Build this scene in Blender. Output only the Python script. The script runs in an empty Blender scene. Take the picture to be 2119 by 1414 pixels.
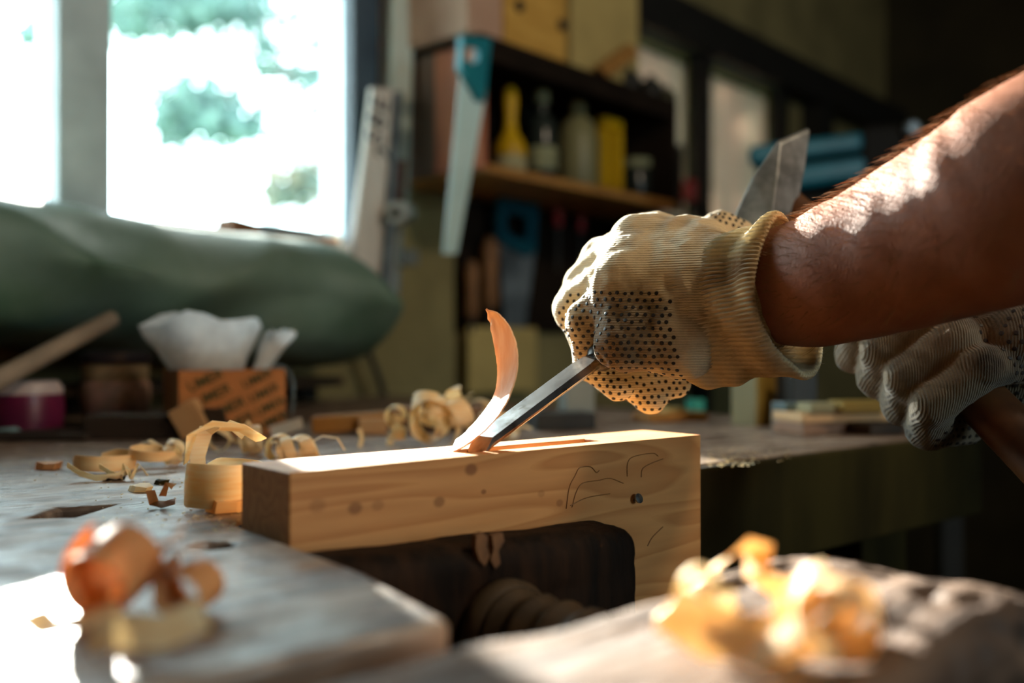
import bpy, bmesh, math, random
import numpy as np
from mathutils import Vector as V, Matrix, noise
from mathutils.bvhtree import BVHTree

random.seed(7); rng = np.random.default_rng(7)
C = bpy.context.scene.collection
sc = bpy.context.scene

# ------------------------------------------------------------------ frames of reference
F = 2060.0; HY = 715.0; ZC = 0.968          # focal length (px of a 2119 wide frame), eye level row, eye height
ZB = 0.870                                  # bench top height
UX, UY = 0.759, 0.651                       # bench direction
def P(px, py, Y):                           # a sighted point at depth Y
    return V(((px-1059.5)/F*Y, Y, ZC-(py-HY)/F*Y))
def BP(px, py, dz=0.0):                     # sighted point on the bench top
    return P(px, py, (ZC-ZB-dz)*F/(py-HY))
def B(s, t, z):                             # bench frame: along, towards the viewer, height
    return V((-0.1117+UX*s+UY*t, 0.5+UY*s-UX*t, z))
W0 = V((-0.5, 1.7, 0)); WD = V((0.652, 0.758, 0)).normalized(); WM = V((WD.y, -WD.x, 0))
def W(t, off, z): return W0 + WD*t + WM*off + V((0, 0, z))
def WP(px, py, off):                        # sighted point on a plane parallel to the back wall -> (t, z)
    d = V(((px-1059.5)/F, 1, -(py-HY)/F))
    k = ((W0+WM*off).dot(WM))/V((d.x, d.y, 0)).dot(WM)
    p = d*k
    return (V((p.x, p.y, 0))-W0).dot(WD), ZC+p.z
def WPT(px, py, off):
    t, z = WP(px, py, off); return W(t, off, z)

# ------------------------------------------------------------------ camera, light, exposure
cam = bpy.data.cameras.new('camera'); co = bpy.data.objects.new('camera', cam); C.objects.link(co)
cam.sensor_width = 36; cam.lens = 36*F/2119
co.location = (0, 0, ZC); co.rotation_euler = (math.radians(90)+math.atan((HY-707)/F), 0, 0)
cam.clip_start = 0.01; cam.clip_end = 200
cam.dof.use_dof = True; cam.dof.focus_distance = 0.645; cam.dof.aperture_fstop = 2.8
cam.dof.aperture_blades = 0
sc.camera = co

world = bpy.data.worlds.new('sky'); sc.world = world; world.use_nodes = True
bg = world.node_tree.nodes['Background']
bg.inputs[0].default_value = (0.80, 0.95, 1.0, 1); bg.inputs[1].default_value = 18.0

SUN = V((-0.50, 1.0, 0.338)).normalized()
sl = bpy.data.lights.new('sun', 'SUN'); so = bpy.data.objects.new('sun', sl); C.objects.link(so)
sl.energy = 62; sl.angle = math.radians(0.6); sl.color = (1.0, 0.91, 0.80)
ll = bpy.data.lights.new('warm_fill', 'POINT'); lo_ = bpy.data.objects.new('warm_fill', ll); C.objects.link(lo_)
ll.energy = 34; ll.color = (1.0, 0.80, 0.57); ll.shadow_soft_size = 0.11; lo_.location = (0.95, 0.40, 2.12)  # added warm fill light, no such lamp in view
so.rotation_euler = SUN.to_track_quat('Z', 'Y').to_euler(); so.location = SUN*20

sc.view_settings.view_transform = 'Standard'; sc.view_settings.look = 'None'
sc.view_settings.gamma = 1; sc.view_settings.use_curve_mapping = False
sc.view_settings.exposure = 0.0
sc.cycles.max_bounces = 8; sc.cycles.diffuse_bounces = 5; sc.cycles.glossy_bounces = 4
sc.cycles.transparent_max_bounces = 16; sc.cycles.sample_clamp_indirect = 6
sc.cycles.use_denoising = True; sc.cycles.caustics_reflective = False; sc.cycles.caustics_refractive = False

# ------------------------------------------------------------------ materials
def S(r, g, b):
    f = lambda c: ((c/255+0.055)/1.055)**2.4 if c > 10.3 else c/255/12.92
    return (f(r), f(g), f(b), 1)
MATS = {}
def mat(name, c1, c2=None, rough=0.6, scale=20.0, stretch=(1, 1, 1), rotz=0.0, metal=0.0, bump=0.0, bscale=None,
        spec=0.4, trans=0.0, detail=5.0, ramp=(0.35, 0.65), dist=0.0, c3=None, spots=None):
    if name in MATS: return MATS[name]
    m = bpy.data.materials.new(name); m.use_nodes = True; MATS[name] = m
    N = m.node_tree.nodes; L = m.node_tree.links; b = N['Principled BSDF']
    b.inputs['Roughness'].default_value = rough; b.inputs['Metallic'].default_value = metal
    b.inputs['Specular IOR Level'].default_value = spec
    tc = N.new('ShaderNodeTexCoord'); mp = N.new('ShaderNodeMapping'); L.new(tc.outputs['Object'], mp.inputs[0])
    mp0 = N.new('ShaderNodeMapping'); mp0.inputs['Rotation'].default_value = (0, 0, rotz)
    L.new(tc.outputs['Object'], mp0.inputs[0]); L.new(mp0.outputs[0], mp.inputs[0])
    mp.inputs['Scale'].default_value = stretch
    nz = N.new('ShaderNodeTexNoise'); nz.inputs['Scale'].default_value = scale; nz.inputs['Detail'].default_value = detail
    nz.inputs['Distortion'].default_value = dist
    L.new(mp.outputs[0], nz.inputs['Vector'])
    cr = N.new('ShaderNodeValToRGB'); L.new(nz.outputs[0], cr.inputs[0])
    cr.color_ramp.elements[0].position = ramp[0]; cr.color_ramp.elements[1].position = ramp[1]
    cr.color_ramp.elements[0].color = c1; cr.color_ramp.elements[1].color = c2 or tuple(min(1, x*1.25) for x in c1[:3])+(1,)
    if c3: e = cr.color_ramp.elements.new((ramp[0]+ramp[1])/2); e.color = c3
    out = cr.outputs[0]
    if spots:                                # (colour, scale, threshold): a second layer of stains
        n2 = N.new('ShaderNodeTexNoise'); n2.inputs['Scale'].default_value = spots[1]; n2.inputs['Detail'].default_value = 6
        L.new(tc.outputs['Object'], n2.inputs['Vector'])
        r2 = N.new('ShaderNodeValToRGB'); L.new(n2.outputs[0], r2.inputs[0])
        r2.color_ramp.elements[0].position = spots[2]; r2.color_ramp.elements[1].position = spots[2]+0.12
        mx = N.new('ShaderNodeMix'); mx.data_type = 'RGBA'; L.new(r2.outputs[0], mx.inputs[0]); L.new(out, mx.inputs[6])
        mx.inputs[7].default_value = spots[0]; out = mx.outputs[2]
    L.new(out, b.inputs['Base Color'])
    if bump:
        bn = N.new('ShaderNodeBump'); bn.inputs['Strength'].default_value = bump; bn.inputs['Distance'].default_value = 0.002
        if bscale:
            n3 = N.new('ShaderNodeTexNoise'); n3.inputs['Scale'].default_value = bscale; n3.inputs['Detail'].default_value = 6
            L.new(mp.outputs[0], n3.inputs['Vector']); L.new(n3.outputs[0], bn.inputs['Height'])
        else: L.new(nz.outputs[0], bn.inputs['Height'])
        L.new(bn.outputs[0], b.inputs['Normal'])
    if trans:
        tr = N.new('ShaderNodeBsdfTranslucent'); L.new(out, tr.inputs[0])
        ms = N.new('ShaderNodeMixShader'); ms.inputs[0].default_value = trans
        L.new(b.outputs[0], ms.inputs[1]); L.new(tr.outputs[0], ms.inputs[2])
        L.new(ms.outputs[0], N['Material Output'].inputs[0])
    return m
BR = -math.atan2(UY, UX)                    # turns object space so that x runs along the bench
WR = -math.atan2(WD.y, WD.x)
def plain(name, c, rough=0.6, **k): return mat(name, c, tuple(x*0.8 for x in c[:3])+(1,), rough, **k)

M_glass = bpy.data.materials.new('window_glass'); M_glass.use_nodes = True
_n = M_glass.node_tree.nodes; _l = M_glass.node_tree.links
_t = _n.new('ShaderNodeBsdfTransparent'); _t.inputs[0].default_value = (0.93, 0.97, 0.97, 1)
_g = _n.new('ShaderNodeBsdfGlossy'); _g.inputs['Roughness'].default_value = 0.02
_f = _n.new('ShaderNodeFresnel'); _f.inputs[0].default_value = 1.45
_m = _n.new('ShaderNodeMixShader'); _l.new(_f.outputs[0], _m.inputs[0]); _l.new(_t.outputs[0], _m.inputs[1]); _l.new(_g.outputs[0], _m.inputs[2])
_l.new(_m.outputs[0], _n['Material Output'].inputs[0])

M_bench = mat('weathered_bench_wood', S(84, 64, 52), S(150, 130, 114), 0.40, 14, (1, 6, 3), BR, bump=0.7, bscale=34, spec=0.5,
              spots=(S(56, 40, 30), 26, 0.56))
nt_ = M_bench.node_tree; rn = nt_.nodes.new('ShaderNodeTexNoise'); rn.inputs['Scale'].default_value = 38; rn.inputs['Detail'].default_value = 5
rm = nt_.nodes.new('ShaderNodeMapRange'); rm.inputs[1].default_value = .4; rm.inputs[2].default_value = .62; rm.inputs[3].default_value = .30; rm.inputs[4].default_value = .62
rt = nt_.nodes.new('ShaderNodeTexCoord'); nt_.links.new(rt.outputs['Object'], rn.inputs['Vector']); nt_.links.new(rn.outputs[0], rm.inputs[0]); nt_.links.new(rm.outputs[0], nt_.nodes['Principled BSDF'].inputs['Roughness'])
M_arm = mat('worn_vise_arm_wood', S(62, 45, 35), S(106, 83, 67), 0.62, 14, (1, 6, 3), BR, bump=1.0, bscale=40, spec=0.3,
            spots=(S(60, 42, 30), 30, 0.62))
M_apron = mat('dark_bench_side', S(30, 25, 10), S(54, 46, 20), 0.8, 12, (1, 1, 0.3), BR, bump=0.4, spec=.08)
M_jaw = mat('blackened_jaw_wood', S(20, 13, 8), S(44, 27, 15), 0.75, 26, (3, 3, 0.5), BR, bump=0.9, bscale=70, spec=0.12,
            spots=(S(120, 82, 50), 30, 0.66))
M_screw = mat('dark_screw_wood', S(48, 37, 24), S(72, 56, 36), 0.6, 40, bump=0.4)
M_skin = None

# ------------------------------------------------------------------ mesh helpers
class MB:
    def __init__(s): s.v = []; s.f = []
    def add(s, vs, fs):
        o = len(s.v); s.v += [V(p) for p in vs]; s.f += [tuple(i+o for i in f) for f in fs]; return s
    def hexa(s, b4, t4):
        return s.add(list(b4)+list(t4), [(3, 2, 1, 0), (4, 5, 6, 7), (0, 1, 5, 4), (1, 2, 6, 5), (2, 3, 7, 6), (3, 0, 4, 7)])
    def box(s, c, sx, sy, sz, X=V((1, 0, 0)), Y=V((0, 1, 0)), Z=V((0, 0, 1))):    # c = centre of the base
        c = V(c); q = [(-1, -1), (1, -1), (1, 1), (-1, 1)]
        return s.hexa([c+X*(a*sx/2)+Y*(b*sy/2) for a, b in q], [c+X*(a*sx/2)+Y*(b*sy/2)+Z*sz for a, b in q])
    def prism(s, pts, d):
        n = len(pts); d = V(d)
        return s.add(list(pts)+[V(p)+d for p in pts], [tuple(range(n-1, -1, -1)), tuple(range(n, 2*n))] +
                     [(i, (i+1) % n, n+(i+1) % n, n+i) for i in range(n)])
    def tube(s, pts, rad, seg=12, cap=True, up=None):
        pts = [V(p) for p in pts]; n = len(pts)
        if not hasattr(rad, '__len__'): rad = [rad]*n
        T = [(pts[min(i+1, n-1)]-pts[max(i-1, 0)]).normalized() for i in range(n)]
        u = V(up) if up else (V((0, 0, 1)) if abs(T[0].z) < 0.9 else V((1, 0, 0)))
        vs = []
        for i in range(n):
            u = (u-T[i]*u.dot(T[i])).normalized(); w = T[i].cross(u)
            vs += [pts[i]+(u*math.cos(2*math.pi*k/seg)+w*math.sin(2*math.pi*k/seg))*rad[i] for k in range(seg)]
        fs = [(i*seg+k, i*seg+(k+1) % seg, (i+1)*seg+(k+1) % seg, (i+1)*seg+k) for i in range(n-1) for k in range(seg)]
        if cap: fs += [tuple(range(seg-1, -1, -1)), tuple(range((n-1)*seg, n*seg))]
        return s.add(vs, fs)
    def lathe(s, prof, base, seg=28, axis=V((0, 0, 1))):       # prof: (radius, height)
        axis = V(axis).normalized()
        return s.tube([V(base)+axis*h for r, h in prof], [max(r, 1e-5) for r, h in prof], seg) if False else s._lathe(prof, V(base), seg, axis)
    def _lathe(s, prof, base, seg, axis):
        a = axis.orthogonal().normalized(); b = axis.cross(a); n = len(prof)
        vs = [base+axis*h+(a*math.cos(2*math.pi*k/seg)+b*math.sin(2*math.pi*k/seg))*max(r, 1e-5) for r, h in prof for k in range(seg)]
        fs = [(i*seg+k, i*seg+(k+1) % seg, (i+1)*seg+(k+1) % seg, (i+1)*seg+k) for i in range(n-1) for k in range(seg)]
        fs += [tuple(range(seg-1, -1, -1)), tuple(range((n-1)*seg, n*seg))]
        return s.add(vs, fs)
    def ribbon(s, pts, wd, width, th=0.0004):                  # strip with thickness; wd, width may vary
        n = len(pts); pts = [V(p) for p in pts]
        if not isinstance(wd, list): wd = [V(wd)]*n
        if not hasattr(width, '__len__'): width = [width]*n
        vs = []
        for i in range(n):
            T = (pts[min(i+1, n-1)]-pts[max(i-1, 0)]).normalized()
            w = (wd[i]-T*wd[i].dot(T)).normalized(); nn = T.cross(w)*(th/2)
            a = pts[i]-w*width[i]/2; b = pts[i]+w*width[i]/2; m = pts[i]+nn*1.6
            vs += [a+nn, m+nn, b+nn, b-nn, m-nn, a-nn]
        fs = [(i*6+k, i*6+(k+1) % 6, (i+1)*6+(k+1) % 6, (i+1)*6+k) for i in range(n-1) for k in range(6)]
        fs += [(5, 4, 3, 2, 1, 0), tuple((n-1)*6+k for k in range(6))]
        return s.add(vs, fs)

WL = {}
def link(name, me, m, parent=None, smooth=False, bevel=0.0, base=None, seg=2):
    """world-space mesh -> object with its origin at its base (or at its parent's frame)"""
    n = len(me.vertices); a = np.empty(n*3, np.float32); me.vertices.foreach_get('co', a); a = a.reshape(-1, 3)
    lo, hi = a.min(0), a.max(0)
    o = bpy.data.objects.new(name, me); C.objects.link(o)
    org = np.array(base if base is not None else ((lo[0]+hi[0])/2, (lo[1]+hi[1])/2, lo[2]))
    a -= org.astype(np.float32); me.vertices.foreach_set('co', a.ravel()); me.update()
    WL[o] = V(org)
    if parent:
        o.parent = parent; o.location = V(org)-WL[parent]
    else: o.location = V(org)
    if m: me.materials.append(m)
    if smooth: me.polygons.foreach_set('use_smooth', [True]*len(me.polygons))
    if bevel:
        b = o.modifiers.new('edge', 'BEVEL'); b.width = bevel; b.segments = seg; b.limit_method = 'ANGLE'; b.angle_limit = math.radians(35)
    return o
def obj(name, mb, m, parent=None, smooth=False, bevel=0.0, seg=2):
    me = bpy.data.meshes.new(name); me.from_pydata([tuple(p) for p in mb.v], [], mb.f); me.validate(); 
    bm = bmesh.new(); bm.from_mesh(me); bmesh.ops.recalc_face_normals(bm, faces=bm.faces); bm.to_mesh(me); bm.free()
    o = link(name, me, m, parent, smooth, bevel, seg=seg)
    if smooth: me.set_sharp_from_angle(angle=math.radians(40))
    return o
def tag(o, label, cat, group=None):
    o['label'] = label; o['category'] = cat
    if group: o['group'] = group
    return o
def struct(o): o['kind'] = 'structure'; return o
def stuff(o): o['kind'] = 'stuff'; return o
def thing(name, label, cat, loc, group=None):
    o = bpy.data.objects.new(name, None); C.objects.link(o); o.location = loc; WL[o] = V(loc); o.empty_display_size = 0.02
    return tag(o, label, cat, group)
def crom(pts, n):                                              # Catmull-Rom through tuples of any length
    p = [np.array(q, float) for q in pts]; p = [2*p[0]-p[1]]+p+[2*p[-1]-p[-2]]; out = []
    for i in range(1, len(p)-2):
        for k in range(n):
            t = k/n
            out.append(0.5*((2*p[i])+(-p[i-1]+p[i+1])*t+(2*p[i-1]-5*p[i]+4*p[i+1]-p[i+2])*t*t+(-p[i-1]+3*p[i]-3*p[i+1]+p[i+2])*t**3))
    out.append(p[-2]); return out

# ------------------------------------------------------------------ implicit surfaces (smooth unions, surface nets)
def nets(fn, lo, hi, h):
    lo = np.array(lo, float); hi = np.array(hi, float)
    ns = np.ceil((hi-lo)/h).astype(int)+1
    ax = [(lo[i]+h*np.arange(ns[i])).astype(np.float32) for i in range(3)]
    X, Y, Z = np.meshgrid(*ax, indexing='ij')
    D = fn(X, Y, Z); I = D < 0
    nx, ny, nz = ns
    acc = np.zeros((nx-1, ny-1, nz-1, 3), np.float32); cnt = np.zeros((nx-1, ny-1, nz-1), np.float32)
    offs = [(0, 0, 0), (1, 0, 0), (0, 1, 0), (1, 1, 0), (0, 0, 1), (1, 0, 1), (0, 1, 1), (1, 1, 1)]
    def sub(A, o): return A[o[0]:nx-1+o[0], o[1]:ny-1+o[1], o[2]:nz-1+o[2]]
    for a in offs:
        for d in range(3):
            if a[d] == 0:
                b = list(a); b[d] = 1; b = tuple(b)
                da, db = sub(D, a), sub(D, b); cr = (da < 0) != (db < 0)
                t = np.where(cr, da/np.where(cr, da-db, 1), 0)
                for q in range(3): acc[..., q] += np.where(cr, a[q]+(t if q == d else 0), 0)
                cnt += cr
    act = cnt > 0; idx = -np.ones(act.shape, np.int64); idx[act] = np.arange(act.sum())
    ii = np.argwhere(act); vs = lo+h*(ii+acc[act]/cnt[act][:, None])
    fs = []
    for d in range(3):
        e1, e2 = [(1, 2), (2, 0), (0, 1)][d]
        sl0 = [slice(1, -1)]*3; sl0[d] = slice(0, -1); sl1 = list(sl0); sl1[d] = slice(1, None)
        a, b = I[tuple(sl0)], I[tuple(sl1)]; g = np.argwhere(a != b); fl = a[a != b]
        base = g.copy()
        for q in range(3):
            if q != d: base[:, q] += 1
        def c(o1, o2):
            k = base.copy(); k[:, e1] -= o1; k[:, e2] -= o2; return idx[k[:, 0], k[:, 1], k[:, 2]]
        q = np.stack([c(1, 1), c(0, 1), c(0, 0), c(1, 0)], 1); q[~fl] = q[~fl][:, ::-1]; fs.append(q)
    return vs, np.concatenate(fs)
def smin(a, b, k):
    hh = np.clip(0.5+0.5*(b-a)/k, 0, 1); return b*(1-hh)+a*hh-k*hh*(1-hh)
def cone(X, Y, Z, a, b, ra, rb):
    a = np.array(a); b = np.array(b); ab = b-a; L2 = float(ab@ab)+1e-12
    t = np.clip(((X-a[0])*ab[0]+(Y-a[1])*ab[1]+(Z-a[2])*ab[2])/L2, 0, 1)
    return np.sqrt((X-a[0]-ab[0]*t)**2+(Y-a[1]-ab[1]*t)**2+(Z-a[2]-ab[2]*t)**2)-(ra+(rb-ra)*t)
def cones_fn(groups, k_between):
    """groups: list of (k, [(a,b,ra,rb),...])"""
    def fn(X, Y, Z):
        R = None
        for k, prims in groups:
            G = None
            for (a, b, ra, rb) in prims:
                d = cone(X, Y, Z, a, b, ra, rb); G = d if G is None else smin(G, d, k)
            R = G if R is None else smin(R, G, k_between)
        return R
    return fn
def bounds(groups, pad):
    pts = [(np.array(p), r) for k, g in groups for (a, b, ra, rb) in g for p, r in ((a, ra), (b, rb))]
    return np.min([p-r for p, r in pts], 0)-pad, np.max([p+r for p, r in pts], 0)+pad
def rbox_fn(o, X3, Y3, Z3, hx, hy, hz, r):                     # rounded box, centre o, axes
    def fn(X, Y, Z):
        dx, dy, dz = X-o[0], Y-o[1], Z-o[2]
        q = [np.abs(dx*A[0]+dy*A[1]+dz*A[2])-(hh-r) for A, hh in ((X3, hx), (Y3, hy), (Z3, hz))]
        return np.sqrt(sum(np.maximum(e, 0)**2 for e in q))+np.minimum(np.maximum(np.maximum(q[0], q[1]), q[2]), 0)-r
    return fn
def np_mesh(name, vs, fs):
    me = bpy.data.meshes.new(name); me.vertices.add(len(vs)); me.vertices.foreach_set('co', np.asarray(vs, np.float32).ravel())
    me.loops.add(len(fs)*4); me.loops.foreach_set('vertex_index', fs.astype(np.int32).ravel())
    me.polygons.add(len(fs)); me.polygons.foreach_set('loop_start', np.arange(0, len(fs)*4, 4, dtype=np.int32))
    me.polygons.foreach_set('loop_total', np.full(len(fs), 4, np.int32)); me.update(); me.validate(); return me
def vnormals(vs, fs):
    n = np.zeros_like(vs); a = vs[fs[:, 0]]-vs[fs[:, 2]]; b = vs[fs[:, 1]]-vs[fs[:, 3]]; c = np.cross(a, b)
    for i in range(4): np.add.at(n, fs[:, i], c)
    return n/(np.linalg.norm(n, axis=1)[:, None]+1e-12)
def fbm(p, s, o=3): return noise.fractal(V(p)*s, 1.0, 2.0, o)
def grooves(vs, nrm, lines, use=None):
    """press creases (polyline, width, depth) into a surface"""
    d = np.zeros(len(vs))
    for pl, w, dep in lines:
        best = np.full(len(vs), 1e9)
        for a, b in zip(pl[:-1], pl[1:]):
            a = np.array(a); b = np.array(b); ab = b-a; t = np.clip((vs-a)@ab/(ab@ab), 0, 1)
            best = np.minimum(best, np.linalg.norm(vs-a-t[:, None]*ab, axis=1))
        d += -dep*np.exp(-(best/w)**2)+0.5*dep*np.exp(-((best-2.0*w)/w)**2)
    return vs+nrm*d[:, None]

# ================================================================== SETTING
T0, T1, DEP, HC = -2.3, 3.1, 4.0, 2.55
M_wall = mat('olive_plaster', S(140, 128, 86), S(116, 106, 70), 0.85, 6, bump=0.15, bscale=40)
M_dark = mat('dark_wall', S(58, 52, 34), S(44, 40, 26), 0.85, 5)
M_ceil = plain('dark_ceiling', S(60, 54, 40), 0.9)
M_floor = mat('concrete_floor', S(70, 62, 50), S(52, 46, 38), 0.8, 5, bump=0.2)
M_frame = mat('slate_blue_frame', S(66, 82, 96), S(52, 66, 80), 0.5, 20)
M_frame2 = mat('dark_window_timber', S(26, 24, 20), S(18, 17, 15), 0.7, 20)
Z_SILL, Z_HEAD = ZC+0.185, ZC+0.835
WIN_T = (-0.80, 0.336)                       # big window
WB = [(1320, 1440), (1461, 1604)]            # sighted edges of the two far windows
tb = [(WP(a, 300, 0)[0], WP(b, 300, 0)[0]) for a, b in WB]
tb[0] = (tb[0][0]-0.02, tb[0][1])
Z2 = (ZC+0.33, Z_HEAD)
def wallbox(name, t0, t1, o0, o1, z0, z1, m, parent=None, bevel=0.0):
    mb = MB(); mb.hexa([W(t0, o1, z0), W(t1, o1, z0), W(t1, o0, z0), W(t0, o0, z0)], [W(t0, o1, z1), W(t1, o1, z1), W(t1, o0, z1), W(t0, o0, z1)])
    return obj(name, mb, m, parent, bevel=bevel)
mb = MB()
def seg_(t0, t1, z0, z1):
    mb.hexa([W(t0, 0, z0), W(t1, 0, z0), W(t1, -0.14, z0), W(t0, -0.14, z0)], [W(t0, 0, z1), W(t1, 0, z1), W(t1, -0.14, z1), W(t0, -0.14, z1)])
seg_(T0, WIN_T[0], 0, HC); seg_(WIN_T[0], WIN_T[1], 0, Z_SILL); seg_(WIN_T[0], WIN_T[1], Z_HEAD, HC)
seg_(WIN_T[1], tb[0][0], 0, HC); seg_(tb[0][0], tb[1][1], 0, Z2[0]); seg_(tb[0][0], tb[1][1], Z2[1], HC); seg_(tb[1][1], T1, 0, HC)
seg_(tb[0][1], tb[1][0], Z2[0], Z2[1])
struct(obj('wall_back', mb, M_wall))
def slab(name, pts, d, m): return struct(obj(name, MB().prism(pts, d), m))
slab('floor', [W(T0, 0, 0), W(T1, 0, 0), W(T1, DEP, 0), W(T0, DEP, 0)], (0, 0, -0.1), M_floor)
slab('ceiling', [W(T0, 0, HC), W(T1, 0, HC), W(T1, DEP, HC), W(T0, DEP, HC)], (0, 0, 0.1), M_ceil)
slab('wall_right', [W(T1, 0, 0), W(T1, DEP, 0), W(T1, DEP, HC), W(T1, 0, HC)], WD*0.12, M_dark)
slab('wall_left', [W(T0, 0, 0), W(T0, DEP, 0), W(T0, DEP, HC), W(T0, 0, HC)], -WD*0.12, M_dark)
# wall behind the viewer, with an added opening that lets in fill light
mb = MB()
def segf(t0, t1, z0, z1):
    mb.hexa([W(t0, DEP, z0), W(t1, DEP, z0), W(t1, DEP+0.12, z0), W(t0, DEP+0.12, z0)], [W(t0, DEP, z1), W(t1, DEP, z1), W(t1, DEP+0.12, z1), W(t0, DEP+0.12, z1)])
FW = (-0.7, 0.1, 1.1, 2.0)
segf(T0, FW[0], 0, HC); segf(FW[1], T1, 0, HC); segf(FW[0], FW[1], 0, FW[2]); segf(FW[0], FW[1], FW[3], HC)
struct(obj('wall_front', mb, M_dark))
def portal(name, t0, t1, off, z0, z1, sgn):
    l = bpy.data.lights.new(name, 'AREA'); l.shape = 'RECTANGLE'; l.size = abs(t1-t0); l.size_y = z1-z0
    o = bpy.data.objects.new(name, l); C.objects.link(o); o.location = W((t0+t1)/2, off, (z0+z1)/2)
    zz = -WM*sgn; xx = V((0, 0, 1)).cross(zz).normalized()
    o.rotation_euler = Matrix((xx, V((0, 0, 1)), zz)).transposed().to_euler(); l.cycles.is_portal = True
portal('window_portal', WIN_T[0], WIN_T[1], -0.13, Z_SILL, Z_HEAD, 1)
portal('fill_window_portal', FW[0], FW[1], DEP+0.11, FW[2], FW[3], -1)
def window_frame(name, t0, t1, z0, z1, off, m, mull, w=0.045, mw=0.07, glass=True):
    root = bpy.data.objects.new(name, None); C.objects.link(root); root.location = W((t0+t1)/2, off, z0); WL[root] = V(root.location); struct(root)
    def bar(n, a, b, c, d, dep=0.07): wallbox(n, a, b, off-dep/2, off+dep/2, c, d, m, root, 0.004)
    bar('frame_stile', t0, t0+w, z0, z1); bar('frame_stile', t1-w, t1, z0, z1); bar('frame_rail', t0+w, t1-w, z1-w, z1); bar('frame_rail', t0+w, t1-w, z0, z0+0.02)
    xs = [t0+w]
    for q in mull: bar('mullion', q-mw/2, q+mw/2, z0+0.02, z1-w, 0.08); xs += [q-mw/2, q+mw/2]
    xs.append(t1-w)
    if glass:
        for i in range(0, len(xs), 2): wallbox('pane', xs[i], xs[i+1], off-0.003, off+0.003, z0+0.02, z1-w, M_glass, root)
    return root
MUL = (WP(152, 300, -0.045)[0])
M_sash = mat('pale_sash_paint', S(196, 210, 214), S(172, 186, 190), .5, 12)
w1 = window_frame('window_1', WIN_T[0], WIN_T[1], Z_SILL, Z_HEAD, -0.045, M_sash, [MUL], w=0.016, mw=0.084)
wallbox('jamb_lining', WIN_T[1]-.006, WIN_T[1]-.0005, -.139, -.082, Z_SILL, Z_HEAD, M_sash, w1); wallbox('jamb_lining', WIN_T[1]-.006, WIN_T[1]-.0005, -.008, -.0005, Z_SILL, Z_HEAD, M_sash, w1)
M_sill = mat('painted_sill', S(120, 124, 122), S(96, 100, 98), 0.5, 12)
wallbox('window_sill', WIN_T[0], WIN_T[1]+0.05, -0.02, 0.09, Z_SILL-0.03, Z_SILL, M_sill, w1, 0.003)
wallbox('jamb_trim', *[WP(731, 300, 0.035)[0], WP(776, 300, 0.02)[0]], 0.0, 0.035, Z_SILL-0.05, Z_HEAD+0.1, M_frame, w1, 0.003)
window_frame('window_4', FW[0], FW[1], FW[2], FW[3], DEP+0.06, M_frame2, [(FW[0]+FW[1])/2])  # added unseen window, brings fill light from behind
M_blind = mat('pale_roller_blind', S(236, 214, 200), S(222, 212, 198), 0.8, 14, (1, 1, 0.05), WR, trans=0.22, bump=0.1)
for i, (a, b) in enumerate(tb):
    r_ = window_frame('window_%d' % (i+2), a, b, Z2[0], Z2[1], -0.07, M_frame2, [], w=0.012)
    mb = MB(); nn = 24
    pts = [W(a+0.012+(b-a-0.024)*k/nn, -0.028+0.006*math.sin(k*1.3)+0.004*math.sin(k*2.9), Z2[0]+0.01) for k in range(nn+1)]
    mb.ribbon([p+V((0, 0, (Z2[1]-Z2[0])/2-0.01)) for p in pts], V((0, 0, 1)), Z2[1]-Z2[0]-0.03, 0.002)
    bl = obj('roller_blind', mb, M_blind, r_, True)
struct(wallbox('trim_1', tb[0][0]-0.25, T1, 0.0, 0.09, Z_HEAD-0.005, Z_HEAD+0.105, M_frame2, bevel=0.004))   # dark header beam
struct(wallbox('trim_2', WP(1443, 300, 0.03)[0], WP(1460, 300, 0.03)[0], 0.0, 0.05, ZB-0.3, Z_HEAD, M_frame2))
struct(wallbox('trim_3', WP(1680, 300, 0.04)[0], WP(1704, 300, 0.04)[0], 0.0, 0.08, ZC+0.2, Z_HEAD+0.02, M_frame2))
struct(wallbox('trim_4', WP(1604, 300, 0.02)[0], WP(1622, 300, 0.02)[0], 0.0, 0.04, ZC+0.2, Z_HEAD, M_frame2))
# outside ground
M_ground = mat('meadow', S(120, 150, 110), S(90, 120, 84), 0.9, 2)
g = slab('ground', [V((-40, 2, -0.6)), V((40, 2, -0.6)), V((40, 60, -0.6)), V((-40, 60, -0.6))], (0, 0, -0.2), M_ground)
g.data.transform(Matrix.Identity(4))

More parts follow.
